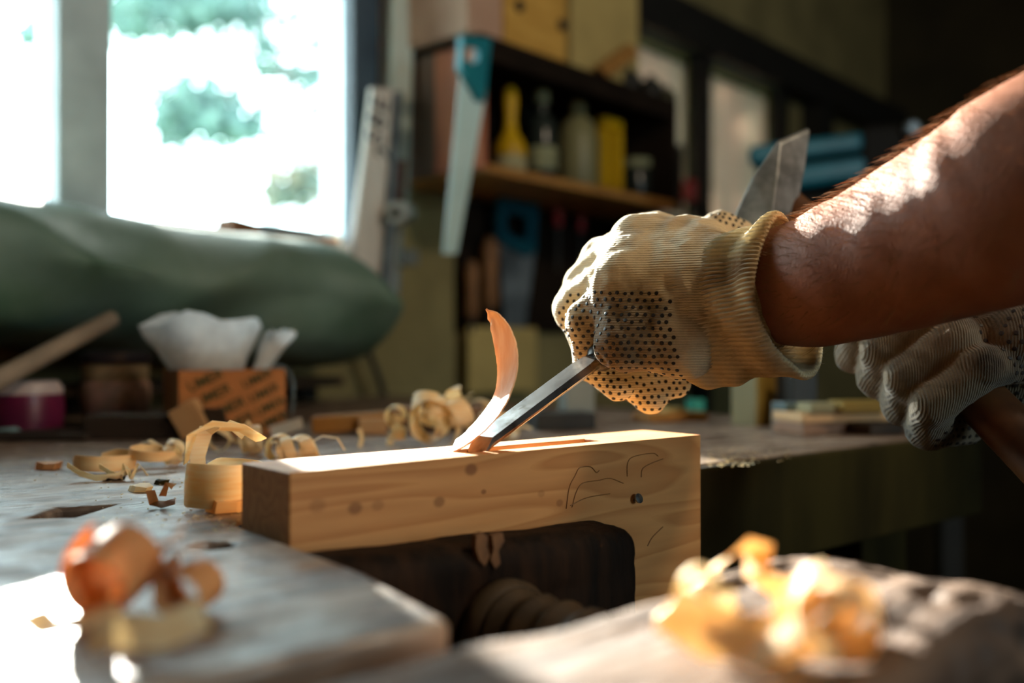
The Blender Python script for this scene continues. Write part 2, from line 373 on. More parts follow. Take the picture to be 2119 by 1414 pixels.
# trees beyond the window
M_leaf = mat('backlit_leaves', S(86, 114, 112), S(102, 128, 120), 0.6, 3, trans=0.4)
M_leaf2 = mat('autumn_leaves', S(84, 108, 102), S(120, 106, 86), 0.6, 3, trans=0.4)
M_bark = mat('grey_bark', S(110, 116, 112), S(80, 84, 80), 0.9, 12, (1, 1, 0.2), bump=0.5)
def tree(label, trunk, clumps, m, n_per=260, leaf=0.05):
    root = thing('tree', label, 'tree', trunk[0])
    mb = MB(); mb.tube(trunk, [0.16-0.1*i/len(trunk) for i in range(len(trunk))], 10)
    tip = V(trunk[-1])
    for c, r, _ in clumps:
        k = min(range(len(trunk)), key=lambda i: (V(trunk[i])-c).length-0.4*i)
        a = V(trunk[k]); mid = (a+c)/2+V((0, 0, 0.15))
        mb.tube([a, mid, c], [0.05, 0.03, 0.012], 6)
    obj('trunk', mb, M_bark, root, True)
    lb = MB()
    for c, r, dens in clumps:
        for _ in range(int(n_per*dens)):
            d = V((rng.normal(), rng.normal(), rng.normal()))*0.5; d = V((d.x*r[0], d.y*r[0], d.z*r[1]))
            p = c+d; a = V(rng.normal(size=3)).normalized(); b = a.orthogonal().normalized(); l = leaf*(0.7+0.7*rng.random())
            q = a.cross(b)*0.15*l
            lb.add([p-a*l, p+b*l*0.5+q, p+a*l, p-b*l*0.5+q], [(0, 1, 2), (0, 2, 3)])
    f = obj('foliage', lb, m, root); stuff(f)
    return root
def cl(px, py, Y, rx, ry, d=1.0): return (P(px, py, Y), (rx/F*Y, ry/F*Y), d)
tree('big tree seen through the main window pane, leafy boughs against bright sky',
     [V((-1.0, 8.3, -0.5)), V((-1.15, 8.2, 1.2)), V((-1.3, 8.1, 3.2)), V((-1.6, 8.0, 5.0))],
     [cl(420, 215, 8, 110, 70, 3.0), cl(360, 250, 8, 60, 75, 1.4), cl(480, 265, 8, 80, 40, 1.8), cl(500, 20, 8, 150, 60, 3.0), cl(330, 20, 8, 150, 65, 3.0),
      cl(420, 5, 8, 130, 50, 2.2), cl(255, 40, 8, 70, 60, 1.1), cl(640, 170, 8, 60, 110, .8), cl(540, 110, 8, 60, 60, .7)], M_leaf)
tree('smaller tree low at the right side of the window, thin yellowish foliage',
     [V((-1.2, 10.2, -0.6)), V((-1.3, 10.1, 1.0)), V((-1.35, 10.0, 2.4))],
     [cl(610, 375, 10, 80, 60, 2.4), cl(670, 310, 10, 50, 80, 1.2), cl(590, 410, 10, 60, 40, 1.2), cl(690, 240, 10, 40, 90, 1.0), cl(690, 380, 10, 40, 80, 1.0)], M_leaf2)
tree('tree behind the left window pane, dark bough at the pane edge',
     [V((-3.3, 4.6, -0.6)), V((-3.2, 4.5, 1.2)), V((-2.9, 4.4, 3.0))],
     [cl(84, 68, 4.2, 50, 28, 1.0), cl(0, 440, 5, 90, 60, 1.6), cl(60, 430, 5, 50, 20, .5)], M_leaf, 200, .032)

# ================================================================== WORKBENCH
bench = thing('workbench', 'heavy weathered grey wooden workbench with shoulder vise carrying all the tools', 'workbench', B(-0.2, -0.4, 0))
pts = [B(.90, -.068, ZB), B(.0, -.068, ZB), B(-.004, .0, ZB), B(-.010, .09, ZB), B(-.026, .168, ZB), B(-1.1, .168, ZB)]
pts = [V(p) for p in pts]
p_end = B(.90, -1.12, ZB)
back = [W(-0.92, .04, ZB), W(0.36, .04, ZB)]
poly = pts+back+[p_end]
top = obj('tabletop', MB().prism(poly, (0, 0, -0.085)), M_bench, bench)
def cut(o, mbs):
    for mbc in mbs:
        c = obj('cutter', mbc, None); m_ = o.modifiers.new('cut', 'BOOLEAN'); m_.object = c; m_.operation = 'DIFFERENCE'; m_.solver = 'EXACT'
        dg = bpy.context.evaluated_depsgraph_get(); me = bpy.data.meshes.new_from_object(o.evaluated_get(dg))
        o.modifiers.clear(); old = o.data; o.data = me; bpy.data.meshes.remove(old); cm = c.data; bpy.data.objects.remove(c); bpy.data.meshes.remove(cm)
hole = BP(441, 1128)
sq = [BP(52, 1073), BP(150, 1071), BP(236, 1044), BP(120, 1050)]
cut(top, [MB().lathe([(0.0105, -0.12), (0.0105, 0.02)], hole, 24), MB().prism([p+V((0, 0, -.12)) for p in sq], (0, 0, 0.15))])
b_ = top.modifiers.new('edge', 'BEVEL'); b_.width = 0.004; b_.segments = 3; b_.limit_method = 'ANGLE'; b_.angle_limit = math.radians(50)
def bbox(name, s0, s1, t0, t1, z0, z1, m, bevel=0.003, parent=bench):
    mb = MB(); mb.hexa([B(s0, t1, z0), B(s1, t1, z0), B(s1, t0, z0), B(s0, t0, z0)], [B(s0, t1, z1), B(s1, t1, z1), B(s1, t0, z1), B(s0, t0, z1)])
    return obj(name, mb, m, parent, bevel=bevel)
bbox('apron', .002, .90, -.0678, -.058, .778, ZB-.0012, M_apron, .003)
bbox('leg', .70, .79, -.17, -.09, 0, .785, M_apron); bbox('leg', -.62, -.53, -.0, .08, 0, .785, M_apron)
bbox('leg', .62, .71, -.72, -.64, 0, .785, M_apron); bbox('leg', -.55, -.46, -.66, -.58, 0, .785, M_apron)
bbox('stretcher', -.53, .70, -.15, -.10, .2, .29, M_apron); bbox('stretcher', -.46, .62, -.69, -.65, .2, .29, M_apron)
U3 = V((UX, UY, 0)); N3 = V((UY, -UX, 0)); Z3 = V((0, 0, 1))
def worn(name, o, hx, hy, hz, r, m, amp, h=0.004, sc_=18, pits=0.0, bow=None, parent=bench):
    pad = 0.01
    R = abs(U3.x*hx)+abs(N3.x*hy)+pad; Q = abs(U3.y*hx)+abs(N3.y*hy)+pad
    vs, fs = nets(rbox_fn(o, U3, N3, Z3, hx, hy, hz, r), (o.x-R, o.y-Q, o.z-hz-pad), (o.x+R, o.y+Q, o.z+hz+pad), h)
    nr = vnormals(vs, fs)
    for i in range(len(vs)):
        p = V(vs[i]); q = V((p.dot(U3), p.dot(N3)*3, p.z*3))
        a = amp*noise.fractal(q*sc_, 1.0, 2.0, 4)
        if pits:
            v = noise.noise(V((q.x*70, q.y*30, q.z*30)))
            if v > 0.12: a -= pits*(v-0.12)*smooth01((p.dot(U3)-pit_s0)/0.05)
        vs[i] += nr[i]*a
        if bow: vs[i][2] += bow(p)
    o_ = link(name, np_mesh(name, vs, fs), m, parent, True); return o_
def smooth01(x): x = min(1, max(0, x)); return x*x*(3-2*x)
# the arm of the shoulder vise, nearest to the viewer
o = B(-.10, .2475, ZB-.062); pit_s0 = (B(.06, 0, 0)).dot(U3)
def arm_bow(p):
    s = (p-B(0, 0, 0)).dot(U3); return (0.007*smooth01((s-.05)/.07)-0.005*smooth01((s-.125)/.04))*(1 if p.z > ZB-.05 else 0)
worn('vise_arm', o, .270, .0575, .062, .012, M_arm, 0.0026, 0.0034, 14, 0.016, arm_bow)
# jaw block
o = B(.10, .0235, ZB-.105)
worn('vise_jaw', o, .113, .0225, .10, .013, M_jaw, 0.0012, 0.0030, 22, 0, lambda p: -0.036*((p-B(0, 0, 0)).dot(U3)-0.02)*(1 if p.z > ZB-.15 else 0))
M_worn = mat('bare_chipped_wood', S(118, 80, 48), S(80, 52, 30), .8, 90, bump=.6)
def on_jaw(x, y):
    d = P(x, y, 1.0)-V((0, 0, ZC)); o0 = B(0, .0475, 0); k = V((o0.x, o0.y, 0)).dot(N3)/V((d.x, d.y, 0)).dot(N3); return V((0, 0, ZC))+d*k
for pl in ([(986, 1108), (1000, 1102), (1010, 1112), (1008, 1130), (1014, 1150), (1004, 1172), (992, 1160), (985, 1135)], [(1018, 1108), (1040, 1102), (1044, 1120), (1032, 1140), (1036, 1165), (1026, 1178), (1016, 1160), (1022, 1135)]):
    obj('worn_patch', MB().prism([on_jaw(x, y) for x, y in pl], -N3*.004), M_worn, bench)['label'] = 'bare tan chipped patch on the jaw'
# wooden vise screw with a proud thread
mb = MB(); nseg = 64; L = .16; turns = 9
a0 = B(.098, .046, ZB-.054); seg = 26; vs = []; fs = []
for i in range(nseg*2+1):
    for k in range(seg):
        ang = 2*math.pi*k/seg; ph = (i/(nseg*2)*turns-k/seg) % 1.0
        r = 0.0215+0.0045*(1-abs(2*ph-1))
        vs.append(a0+N3*(L*i/(nseg*2))+(U3*math.cos(ang)+Z3*math.sin(ang))*r)
for i in range(nseg*2):
    for k in range(seg): fs.append((i*seg+k, i*seg+(k+1) % seg, (i+1)*seg+(k+1) % seg, (i+1)*seg+k))
mb.add(vs, fs); obj('vise_screw', mb, M_screw, bench, True)
obj('screw_collar', MB().lathe([(.026, 0), (.029, .004), (.029, .010), (.026, .014)], a0, 30, N3), M_screw, bench, True)

# ================================================================== CLAMPED BEAM with mortise
M_beam = None
def beam_material(knots):
    m = bpy.data.materials.new('fresh_spruce'); m.use_nodes = True; N = m.node_tree.nodes; L = m.node_tree.links; b = N['Principled BSDF']
    tc = N.new('ShaderNodeTexCoord'); mp = N.new('ShaderNodeMapping'); mp.inputs['Rotation'].default_value = (0, 0, BR); L.new(tc.outputs['Object'], mp.inputs[0])
    mp2 = N.new('ShaderNodeMapping'); mp2.inputs['Scale'].default_value = (0.35, 5, 3.2); L.new(mp.outputs[0], mp2.inputs[0])
    n0 = N.new('ShaderNodeTexNoise'); n0.inputs['Scale'].default_value = 6; n0.inputs['Detail'].default_value = 2; L.new(mp2.outputs[0], n0.inputs['Vector'])
    w = N.new('ShaderNodeMath'); w.operation = 'MULTIPLY'; w.inputs[1].default_value = 16; L.new(n0.outputs[0], w.inputs[0])
    fr = N.new('ShaderNodeMath'); fr.operation = 'FRACT'; L.new(w.outputs[0], fr.inputs[0])
    n1 = N.new('ShaderNodeTexNoise'); n1.inputs['Scale'].default_value = 60; n1.inputs['Detail'].default_value = 5; L.new(mp2.outputs[0], n1.inputs['Vector'])
    cr = N.new('ShaderNodeValToRGB'); L.new(fr.outputs[0], cr.inputs[0])
    cr.color_ramp.elements[0].color = S(208, 148, 90); cr.color_ramp.elements[0].position = .1; cr.color_ramp.elements[1].color = S(186, 124, 70); cr.color_ramp.elements[1].position = 0.85
    e = cr.color_ramp.elements.new(.97); e.color = S(202, 142, 84)
    m1 = N.new('ShaderNodeMix'); m1.data_type = 'RGBA'; m1.blend_type = 'MULTIPLY'; m1.inputs[0].default_value = .25; L.new(cr.outputs[0], m1.inputs[6]); L.new(n1.outputs[0], m1.inputs[7]); out = m1.outputs[2]
    for (p, r, dark) in knots:                       # knots of the timber, each an ellipse along the grain
        sb = N.new('ShaderNodeVectorMath'); sb.operation = 'SUBTRACT'; L.new(tc.outputs['Object'], sb.inputs[0]); sb.inputs[1].default_value = p
        mk = N.new('ShaderNodeMapping'); mk.inputs['Rotation'].default_value = (0, 0, BR); L.new(sb.outputs[0], mk.inputs[0])
        mk2 = N.new('ShaderNodeMapping'); mk2.inputs['Scale'].default_value = (.75, .3, 1); L.new(mk.outputs[0], mk2.inputs[0])
        ln = N.new('ShaderNodeVectorMath'); ln.operation = 'LENGTH'; L.new(mk2.outputs[0], ln.inputs[0])
        rr = N.new('ShaderNodeMapRange'); rr.interpolation_type = 'SMOOTHSTEP'; rr.inputs[1].default_value = r*.45; rr.inputs[2].default_value = r; rr.inputs[3].default_value = dark; rr.inputs[4].default_value = 0; L.new(ln.outputs['Value'], rr.inputs[0])
        mx = N.new('ShaderNodeMix'); mx.data_type = 'RGBA'; L.new(rr.outputs[0], mx.inputs[0]); L.new(out, mx.inputs[6]); mx.inputs[7].default_value = S(112, 66, 34); out = mx.outputs[2]
    L.new(out, b.inputs['Base Color']); b.inputs['Roughness'].default_value = 0.55; b.inputs['Specular IOR Level'].default_value = 0.3
    bn = N.new('ShaderNodeBump'); bn.inputs['Strength'].default_value = 0.12; bn.inputs['Distance'].default_value = 0.001; L.new(n1.outputs[0], bn.inputs['Height']); L.new(bn.outputs[0], b.inputs['Normal'])
    return m
def on_face(px_, py_):                               # sight line -> front face of the beam
    d = P(px_, py_, 1.0)-V((0, 0, ZC)); o0 = B(0, 0, 0); k = V((o0.x, o0.y, 0)).dot(N3)/V((d.x, d.y, 0)).dot(N3); return V((0, 0, ZC))+d*k
beam_org = (B(0, -.0545, 0)+B(.325, 0, 0))/2+V((0, 0, ZC-.0639-.15))
M_beam = beam_material([(on_face(x, y)-beam_org, r, dk) for x, y, r, dk in [(975, 972, .0046, .75), (735, 1052, .0045, .65), (782, 1046, .004, .35), (657, 1047, .005, .35), (909, 1039, .004, .6), (1001, 1018, .002, .7), (1158, 1041, .003, .5), (1120, 1022, .003, .3)]])

ZT = ZC-0.0639
beam = thing('timber_beam', 'pale spruce beam clamped upright in the vise, being mortised', 'timber', B(.16, -.027, ZT-.15))
body = bbox('beam', 0, .325, -.0545, 0, ZT-.15, ZT, M_beam, 0, beam)
cut(body, [MB().hexa([B(.128, -.014, ZT-.02), B(.238, -.014, ZT-.02), B(.238, -.032, ZT-.02), B(.128, -.032, ZT-.02)],
                     [B(.122, -.014, ZT+.01), B(.240, -.014, ZT+.01), B(.240, -.032, ZT+.01), B(.122, -.032, ZT+.01)])])
bv = body.modifiers.new('edge', 'BEVEL'); bv.width = 0.0009; bv.segments = 2; bv.limit_method = 'ANGLE'; bv.angle_limit = math.radians(40)
M_steel = mat('worn_tool_steel', S(168, 170, 172), S(120, 120, 122), 0.24, 60, metal=0.95, bump=0.1, spots=(S(60, 48, 30), 70, 0.62))
np_ = B(.255, .0, ZC-.1035)
obj('nail', MB().lathe([(.0012, -.01), (.0012, .003), (.0032, .0035), (.0034, .0048), (.001, .0052)], np_, 12, N3+V((0, 0, .4))), M_steel, beam, True)['label'] = 'small bent grey nail'
# sap and pencil lines on the front face, raised streaks
M_stain = plain('damp_stain_edge', S(146, 98, 54), 0.5)
def face_line(pl, w=0.0006):
    out = MB(); sp = [V(q) for q in crom([tuple(P(px, py, 0.6)) for px, py in pl], 5)]
    res = []
    for p in sp:                                   # carry each point along its sight line on to the face plane
        d = p-V((0, 0, ZC)); o0 = B(0, .0003, 0); k = (V((o0.x, o0.y, 0))).dot(N3)/V((d.x, d.y, 0)).dot(N3); q = V((0, 0, ZC))+d*k; res.append(q)
    out.ribbon(res, V((0, 0, 1)) if abs(res[0].z-res[-1].z) < (res[0]-res[-1]).length*0.6 else U3, w, 0.0003); return out
for pl in ([(1172, 1053), (1178, 1010), (1190, 985), (1200, 968), (1222, 966), (1234, 978), (1240, 974)],
           [(1184, 1050), (1192, 1020), (1206, 1000), (1240, 994), (1262, 990), (1290, 1000)],
           [(1298, 986), (1299, 958), (1312, 945), (1350, 938), (1362, 944)], [(1327, 988), (1330, 970), (1350, 958), (1372, 950)],
           [(1372, 1090), (1350, 1112), (1340, 1130)], [(1180, 1046), (1215, 1030), (1262, 1022)]):
    obj('stain_line', face_line(pl), M_stain, beam)

# ================================================================== CHISEL
T = V((-0.0221, 0.6066, ZT-0.002)); ang = math.radians(26)
cx = V((UX*math.cos(ang), UY*math.cos(ang), math.sin(ang))).normalized(); ex = N3.normalized(); ev = ex.cross(cx).normalized()
if ev.z < 0: ev = -ev
def CH(k, n, v): return T+cx*k+ex*n+ev*v
chis = thing('chisel', 'steel mortise chisel held in the left glove, levering a shaving out of the beam', 'chisel', T)
secs = [(0.0, .0088, .0085, .0003), (.010, .0088, .0066, .0064), (.104, .0088, .0040, .0088), (.112, .0074, .0040, .0090), (.122, .005, .004, .0090)]
vs = []
for k, wt, wb, th in secs: vs += [CH(k, -wb, 0), CH(k, wb, 0), CH(k, wt, th*.42), CH(k, wt, th), CH(k, -wt, th), CH(k, -wt, th*.42)]
fs = [(0, 1, 2, 3, 4, 5)]+[(i*6+a, i*6+(a+1) % 6, (i+1)*6+(a+1) % 6, (i+1)*6+a) for i in range(len(secs)-1) for a in range(6)]+[tuple(24+a for a in range(6))]
obj('blade', MB().add(vs, fs), M_steel, chis, bevel=0.0007)
M_ferr = plain('blackened_ferrule', S(50, 46, 42), 0.4, metal=0.7)
M_handle = mat('ash_handle', S(150, 104, 60), S(110, 72, 40), 0.5, 30, (1, 1, 1), bump=0.2)
ax0 = CH(0, 0, .0045)
obj('ferrule', MB().lathe([(.006, .116), (.0095, .120), (.0105, .124), (.0105, .140)], ax0, 24, cx), M_ferr, chis, True)
obj('handle', MB().lathe([(.0105, .140), (.0135, .150), (.0155, .185), (.0150, .225), (.0165, .250), (.0160, .268), (.010, .274)], ax0, 24, cx), M_handle, chis, True)

# ================================================================== shavings
M_shave = mat('fresh_shaving', S(250, 226, 182), S(240, 202, 146), 0.55, 30, (1, 1, 6), trans=0.42, bump=0.2)
M_peach = mat('peach_shaving', S(246, 206, 160), S(236, 184, 132), 0.55, 40, (6, 6, 1), trans=0.25, bump=0.2)
M_shave_o = mat('orange_shaving', S(228, 174, 120), S(212, 148, 92), 0.55, 30, (1, 1, 4), trans=0.35, bump=0.2)
M_shave_w = mat('pale_shaving', S(252, 242, 214), S(246, 222, 176), 0.55, 40, (1, 1, 9), trans=0.45, bump=0.2)
path = crom([(935, 927, .612, .020), (965, 906, .6085, .0225), (997, 878, .6060, .0225), (1022, 848, .6060, .020), (1040, 815, .607, .0145), (1050, 770, .609, .0155), (1048, 728, .612, .0158),
             (1037, 690, .616, .0155), (1022, 664, .619, .0150), (1008, 650, .621, .0120)], 8)
mb = MB(); pp = [P(a, b, c) for a, b, c, w in path]; ww = [q[3]*1.25*(1+0.05*noise.noise(V((i*0.7, 0, 0)))) for i, q in enumerate(path)]
mb.ribbon(pp, [(V((.51, -.80, .26)).lerp(ex, min(1, max(0, (i-26)/22)))+V((-0.3, 0, -0.2))*max(0, (i-50)/25)).normalized() for i in range(len(pp))], ww, 0.0011)
tag(obj('wood_shaving', mb, M_peach, None, True), 'long orange shaving curling up from the chisel tip', 'wood shaving')

def curl(c, axis, r0, r1, turns, pitch, width, n=60, phase=0.0, wob=0.1):
    axis = V(axis).normalized(); a = axis.orthogonal().normalized(); b = axis.cross(a); pts = []
    for i in range(n+1):
        f = i/n; th = phase+2*math.pi*turns*f; r = r0+(r1-r0)*f
        r *= 1+wob*noise.noise(V((f*4, phase, r0*100)))
        pts.append(V(c)+(a*math.cos(th)+b*math.sin(th))*r+axis*(pitch*f))
    w = [width*min(1, 0.35+6*i/n, 0.35+6*(n-i)/n) for i in range(n+1)]
    return pts, [axis]*len(pts), w
def rest(mb, z=ZB+0.0004):
    lo = min(p.z for p in mb.v)
    for p in mb.v: p.z += z-lo
    return mb
def shaving(label, specs, m=M_shave, th=0.0004, name='wood_shaving', group=None, z=None):
    mb = MB()
    for s in specs: mb.ribbon(*s, th)
    rest(mb, z or ZB+0.0004)
    return tag(obj(name, mb, m, None, True), label, 'wood shaving', group)
def px(px_, py_, dz=0): return BP(px_, py_)+V((0, 0, dz))
c0 = px(462, 1050)
shaving('big pale ribbon curl standing beside the left end of the beam',
        [curl(c0, (0.05, 0.05, 1), .0215, .0225, 0.95, .002, .026, 50, 2.2, .05),
         ([c0+V(q) for q in [(-.022, .0, .014), (-.018, -.004, .030), (-.006, .0, .036), (.010, .004, .034), (.020, .012, .026)]], V((0.2, -1, 0.6)), .012),
         ([c0+V(q) for q in [(-.012, -.008, .002), (-.013, -.008, .018), (-.010, -.002, .033), (0.0, .008, .037), (.010, .014, .030)]], V((1, 0.4, 0)), .009)], M_shave_w, 0.0006)
c0 = px(220, 972)
shaving('flat round curl lying behind the slot, two loops wide', [curl(c0, (0.05, 0, 1), .0235, .021, 0.8, .002, .012, 44, 2.6, .05),
        curl(c0+V((.034, .008, .004)), (0.1, -.1, 1), .016, .020, 0.8, .004, .008, 40, .2, .08)], M_shave)
c0 = px(310, 962)
shaving('thin arched pale sliver rising behind the flat curl', [([c0+V(q) for q in [(-.020, .01, .0), (-.014, .01, .014), (-.004, .01, .018), (.006, .008, .013), (.012, .006, .004), (.014, .004, 0)]], V((.3, 1, .2)), .006)], M_shave_w)
c0 = px(345, 965)
shaving('small crumpled white shaving between two larger curls', [curl(c0, (1, .2, .5), .006, .009, 2.2, .010, .007, 50, .4, .5), curl(c0+V((.004, 0, .006)), (.2, 1, .5), .005, .008, 1.7, .008, .006, 40, 1, .5)], M_shave_w)
c0 = px(205, 995)
shaving('long thin curved splinter lying in front of the flat curl', [([c0+V(q) for q in [(-.022, -.002, .010), (-.012, -.004, .004), (0, -.006, .001), (.014, -.004, .002), (.022, .002, .005)]], V((.1, -.5, 1)), .005),
        ([c0+V(q) for q in [(-.002, .006, .008), (.008, .0, .004), (.018, -.002, .001)]], V((.2, -.4, 1)), .004)], M_shave_w)
c0 = px(280, 993)
shaving('zigzag bent sliver at the end of the long splinter', [([c0+V(q) for q in [(-.010, 0, .004), (-.006, -.003, .012), (-.001, -.005, .002), (.004, -.004, .013), (.010, -.002, .004)]], V((.5, -1, .3)), .006)], M_shave_w)
c0 = px(485, 942)
shaving('looping tangle of pale shavings behind the big curl', [curl(c0+V((.008, 0, .008)), (1, .3, .2), .009, .013, 2.4, .014, .010, 60, .4, .35), curl(c0+V((-.016, .0, .012)), (.2, 1, .1), .008, .012, 1.2, .008, .005, 40, 2, .3),
        ([c0+V(q) for q in [(-.026, .0, .012), (-.022, 0, .024), (-.01, 0, .018), (.004, 0, .008), (.012, 0, .028), (.020, 0, .014)]], V((.3, 1, .2)), .007)], M_shave_w)
for k, (x, y, lab) in enumerate([(566, 962, 'left of the two pale knots of shaving just behind the beam'), (608, 962, 'right of the two pale knots behind the beam, with a long thin tail')]):
    c0 = px(x, y); sp = [curl(c0, (.3, 1, .2), .007, .012, 2.3, .012, .010, 60, k, .4), curl(c0+V((.006, 0, 0)), (1, .2, .3), .006, .011, 1.6, .01, .009, 44, k+1, .4)]
    if k: sp.append(([c0+V(q) for q in [(.01, 0, .004), (.024, 0, .012), (.036, 0, .010), (.042, 0, .0)]], V((0, 1, .2)), .003))
    shaving(lab, sp, M_shave_w)
c0 = px(910, 930)
shaving('tall crumpled heap of shaving behind the rising shaving', [curl(c0+V((-.012, 0, 0)), (.4, 1, .2), .012, .024, 2.2, .016, .020, 70, .5, .4), curl(c0+V((.010, 0, .012)), (1, .4, .4), .010, .022, 1.8, .014, .018, 60, 2.4, .4),
        curl(c0+V((-.004, .01, .006)), (.1, .6, 1), .012, .022, 1.4, .014, .016, 60, 1.4, .4)], M_shave_w)
c0 = px(990, 912)
shaving('arched curl partly hidden behind the rising shaving', [curl(c0+V((0, 0, .02)), (.3, 1, .1), .014, .024, 1.4, .010, .012, 50, 2.6, .2), curl(c0+V((.01, 0, .006)), (1, .3, .3), .008, .014, 1.5, .014, .012, 50, 1, .4)], M_shave_w)
c0 = px(1040, 912)
shaving('low flat shaving behind the chisel blade', [curl(c0, (.2, .5, 1), .012, .026, 1.5, .006, .010, 50, 1, .3), ([c0+V(q) for q in [(-.02, 0, .026), (-.006, 0, .018), (.010, 0, .008), (.03, 0, .002)]], V((.3, 1, .2)), .008)], M_shave_w)
c0 = px(815, 925)
shaving('small pale twist standing on the bench behind the beam', [curl(c0, (.2, .2, 1), .006, .009, 1.6, .026, .009, 40, 1, .4), curl(c0+V((0, 0, .026)), (.3, 1, .2), .006, .011, 1.5, .006, .010, 40, 1, .4)], M_shave_w)
c0 = px(745, 928)
shaving('tiny thin sliver upright behind the beam top', [([c0+V(q) for q in [(0, 0, 0), (.002, 0, .010), (-.001, 0, .018)]], V((1, 0, 0)), .004)], M_shave_w)
c0 = px(342, 1050)
shaving('little brown bent chip in front of the big curl', [([c0+V(q) for q in [(-.009, 0, .010), (-.006, -.002, .003), (.0, -.003, .002), (.007, -.002, .004)]], V((.2, 1, .5)), .007),
        ([c0+V(q) for q in [(-.003, .004, .006), (.0, .004, .014), (.004, .004, .012)]], V((.6, 1, .3)), .006)], M_shave_o)
for k, (x, y, lab) in enumerate([(100, 972, 'reddish brown bark chip near the left edge of the bench'), (288, 1018, 'tiny broken chip between slot and big curl'), (232, 995, 'dark flake under the flat curl'),
                                 (333, 1003, 'dark greenish speck of lint left of the big curl'), (470, 1058, 'broken stub of wood leaning at the foot of the big curl'), (422, 1008, 'crumb chip left of the big curl, flat')]):
    c0 = px(x, y); r = [.010, .008, .008, .005, .016, .006][k]
    mm = [M_shave_o, M_shave_w, M_jaw, M_apron, M_shave, M_shave_w][k]
    mb = MB(); q = [c0+V((r*math.cos(a)*(0.7+0.5*rng.random()), r*.7*math.sin(a)*(0.7+0.5*rng.random()), 0)) for a in np.linspace(0, 5.4, 7)]
    mb.prism(q, (0.001, .001, r*.35)); 
    for v_ in mb.v[7:]: v_.z += 0.3*r*rng.random()
    tag(obj('wood_chip', rest(mb), mm), lab, 'wood chip')
# out-of-focus shavings near the viewer, left
c0 = px(205, 1290)
shaving('orange curled shaving at left front of the bench, tallest of three', [curl(c0+V((0, 0, .012)), (.25, .9, .35), .008, .017, 1.7, .012, .022, 60, .5, .25)], M_shave_o, .0005)
c0 = px(262, 1255)
shaving('upright brown shaving strip in the middle of the left front cluster', [([c0+V(q) for q in [(-.004, 0, 0), (-.006, .002, .014), (-.001, .003, .026), (.010, .004, .018), (.020, .003, .026)]], V((.6, -.6, .2)), .012)], M_shave_o, .0005)
c0 = px(375, 1285)
shaving('orange rolled shaving at the right of the left front cluster', [curl(c0+V((0, 0, .010)), (.2, 1, .1), .006, .0125, 1.6, .010, .018, 50, 2.0, .2)], M_shave_o, .0005)
c0 = px(325, 1350)
shaving('yellow flat shaving lying in front of the orange curls', [([c0+V(q) for q in [(-.020, -.002, .002), (-.010, -.006, .006), (.004, -.006, .005), (.016, -.002, .010)]], V((.1, .8, 1)), .012)], M_shave_w, .0005)
c0 = px(120, 1310)
shaving('pale thin shaving lying at far left front', [([c0+V(q) for q in [(-.010, .002, .006), (-.002, -.002, .002), (.010, .001, .004), (.018, .006, .008)]], V((.1, 1, .3)), .012)], M_shave_w, .0005)
# right cluster on the vise arm, sunlit
def ap(x, y, dz=0): return P(x, y, (ZC-ZB-.004)*F/(y-HY))+V((0, 0, dz))
zz = ZB+.0035
c0 = ap(1490, 1265)
shaving('long sunlit shaving rising like a tongue on the vise arm', [([c0+V(q) for q in [(-.024, -.012, .003), (-.013, -.006, .010), (.0, .0, .019), (.009, .003, .0245), (.0145, .003, .023), (.013, .001, .015), (.020, .0, .010), (.032, -.004, .011), (.044, -.012, .005)]],
         V((.4, -.8, .55)), [.008, .015, .017, .017, .015, .013, .014, .013, .006])], M_shave, .0005, z=zz)
c0 = ap(1440, 1330)
shaving('tangled white shaving at the left of the sunlit heap', [curl(c0+V((-.004, 0, .006)), (.5, .8, .3), .003, .0075, 2, .018, .007, 60, .3, .5), curl(c0, (1, .2, .3), .003, .007, 1.8, .016, .006, 50, 1.7, .5), ([c0+V(q) for q in [(-.006, .0, .010), (-.002, -.004, .006), (.002, -.010, .004), (.008, -.016, .002)]], V((1, .3, .6)), .006)], M_shave_w, .0005, z=zz)
c0 = ap(1555, 1345)
shaving('broad honey coloured shaving lying open in the sunlit heap', [([c0+V(q) for q in [(-.026, .0, .010), (-.014, -.008, .004), (.004, -.010, .003), (.020, -.006, .006), (.030, .002, .016)]], V((.1, .7, 1)), .016)], M_shave, .0005, z=zz)
c0 = ap(1650, 1350)
shaving('curled bright shaving in the middle of the sunlit heap', [curl(c0+V((0, 0, .008)), (.8, .6, .2), .006, .012, 1.8, .016, .010, 60, 1, .35)], M_shave_w, .0005, z=zz)
c0 = ap(1740, 1375)
shaving('rolled golden shaving at right front of the sunlit heap', [curl(c0+V((0, 0, .008)), (.3, 1, .3), .007, .014, 1.5, .010, .018, 50, 2, .2), ([c0+V(q) for q in [(-.028, -.004, .0), (-.014, -.006, .010), (-.004, -.008, .003)]], V((.2, 1, .5)), .01)], M_shave, .0005, z=zz)
c0 = ap(1725, 1305)
shaving('small upright curl behind the sunlit heap', [curl(c0, (.1, .3, 1), .005, .008, 1.4, .004, .012, 40, 1, .3)], M_shave_w, .0005, z=zz)

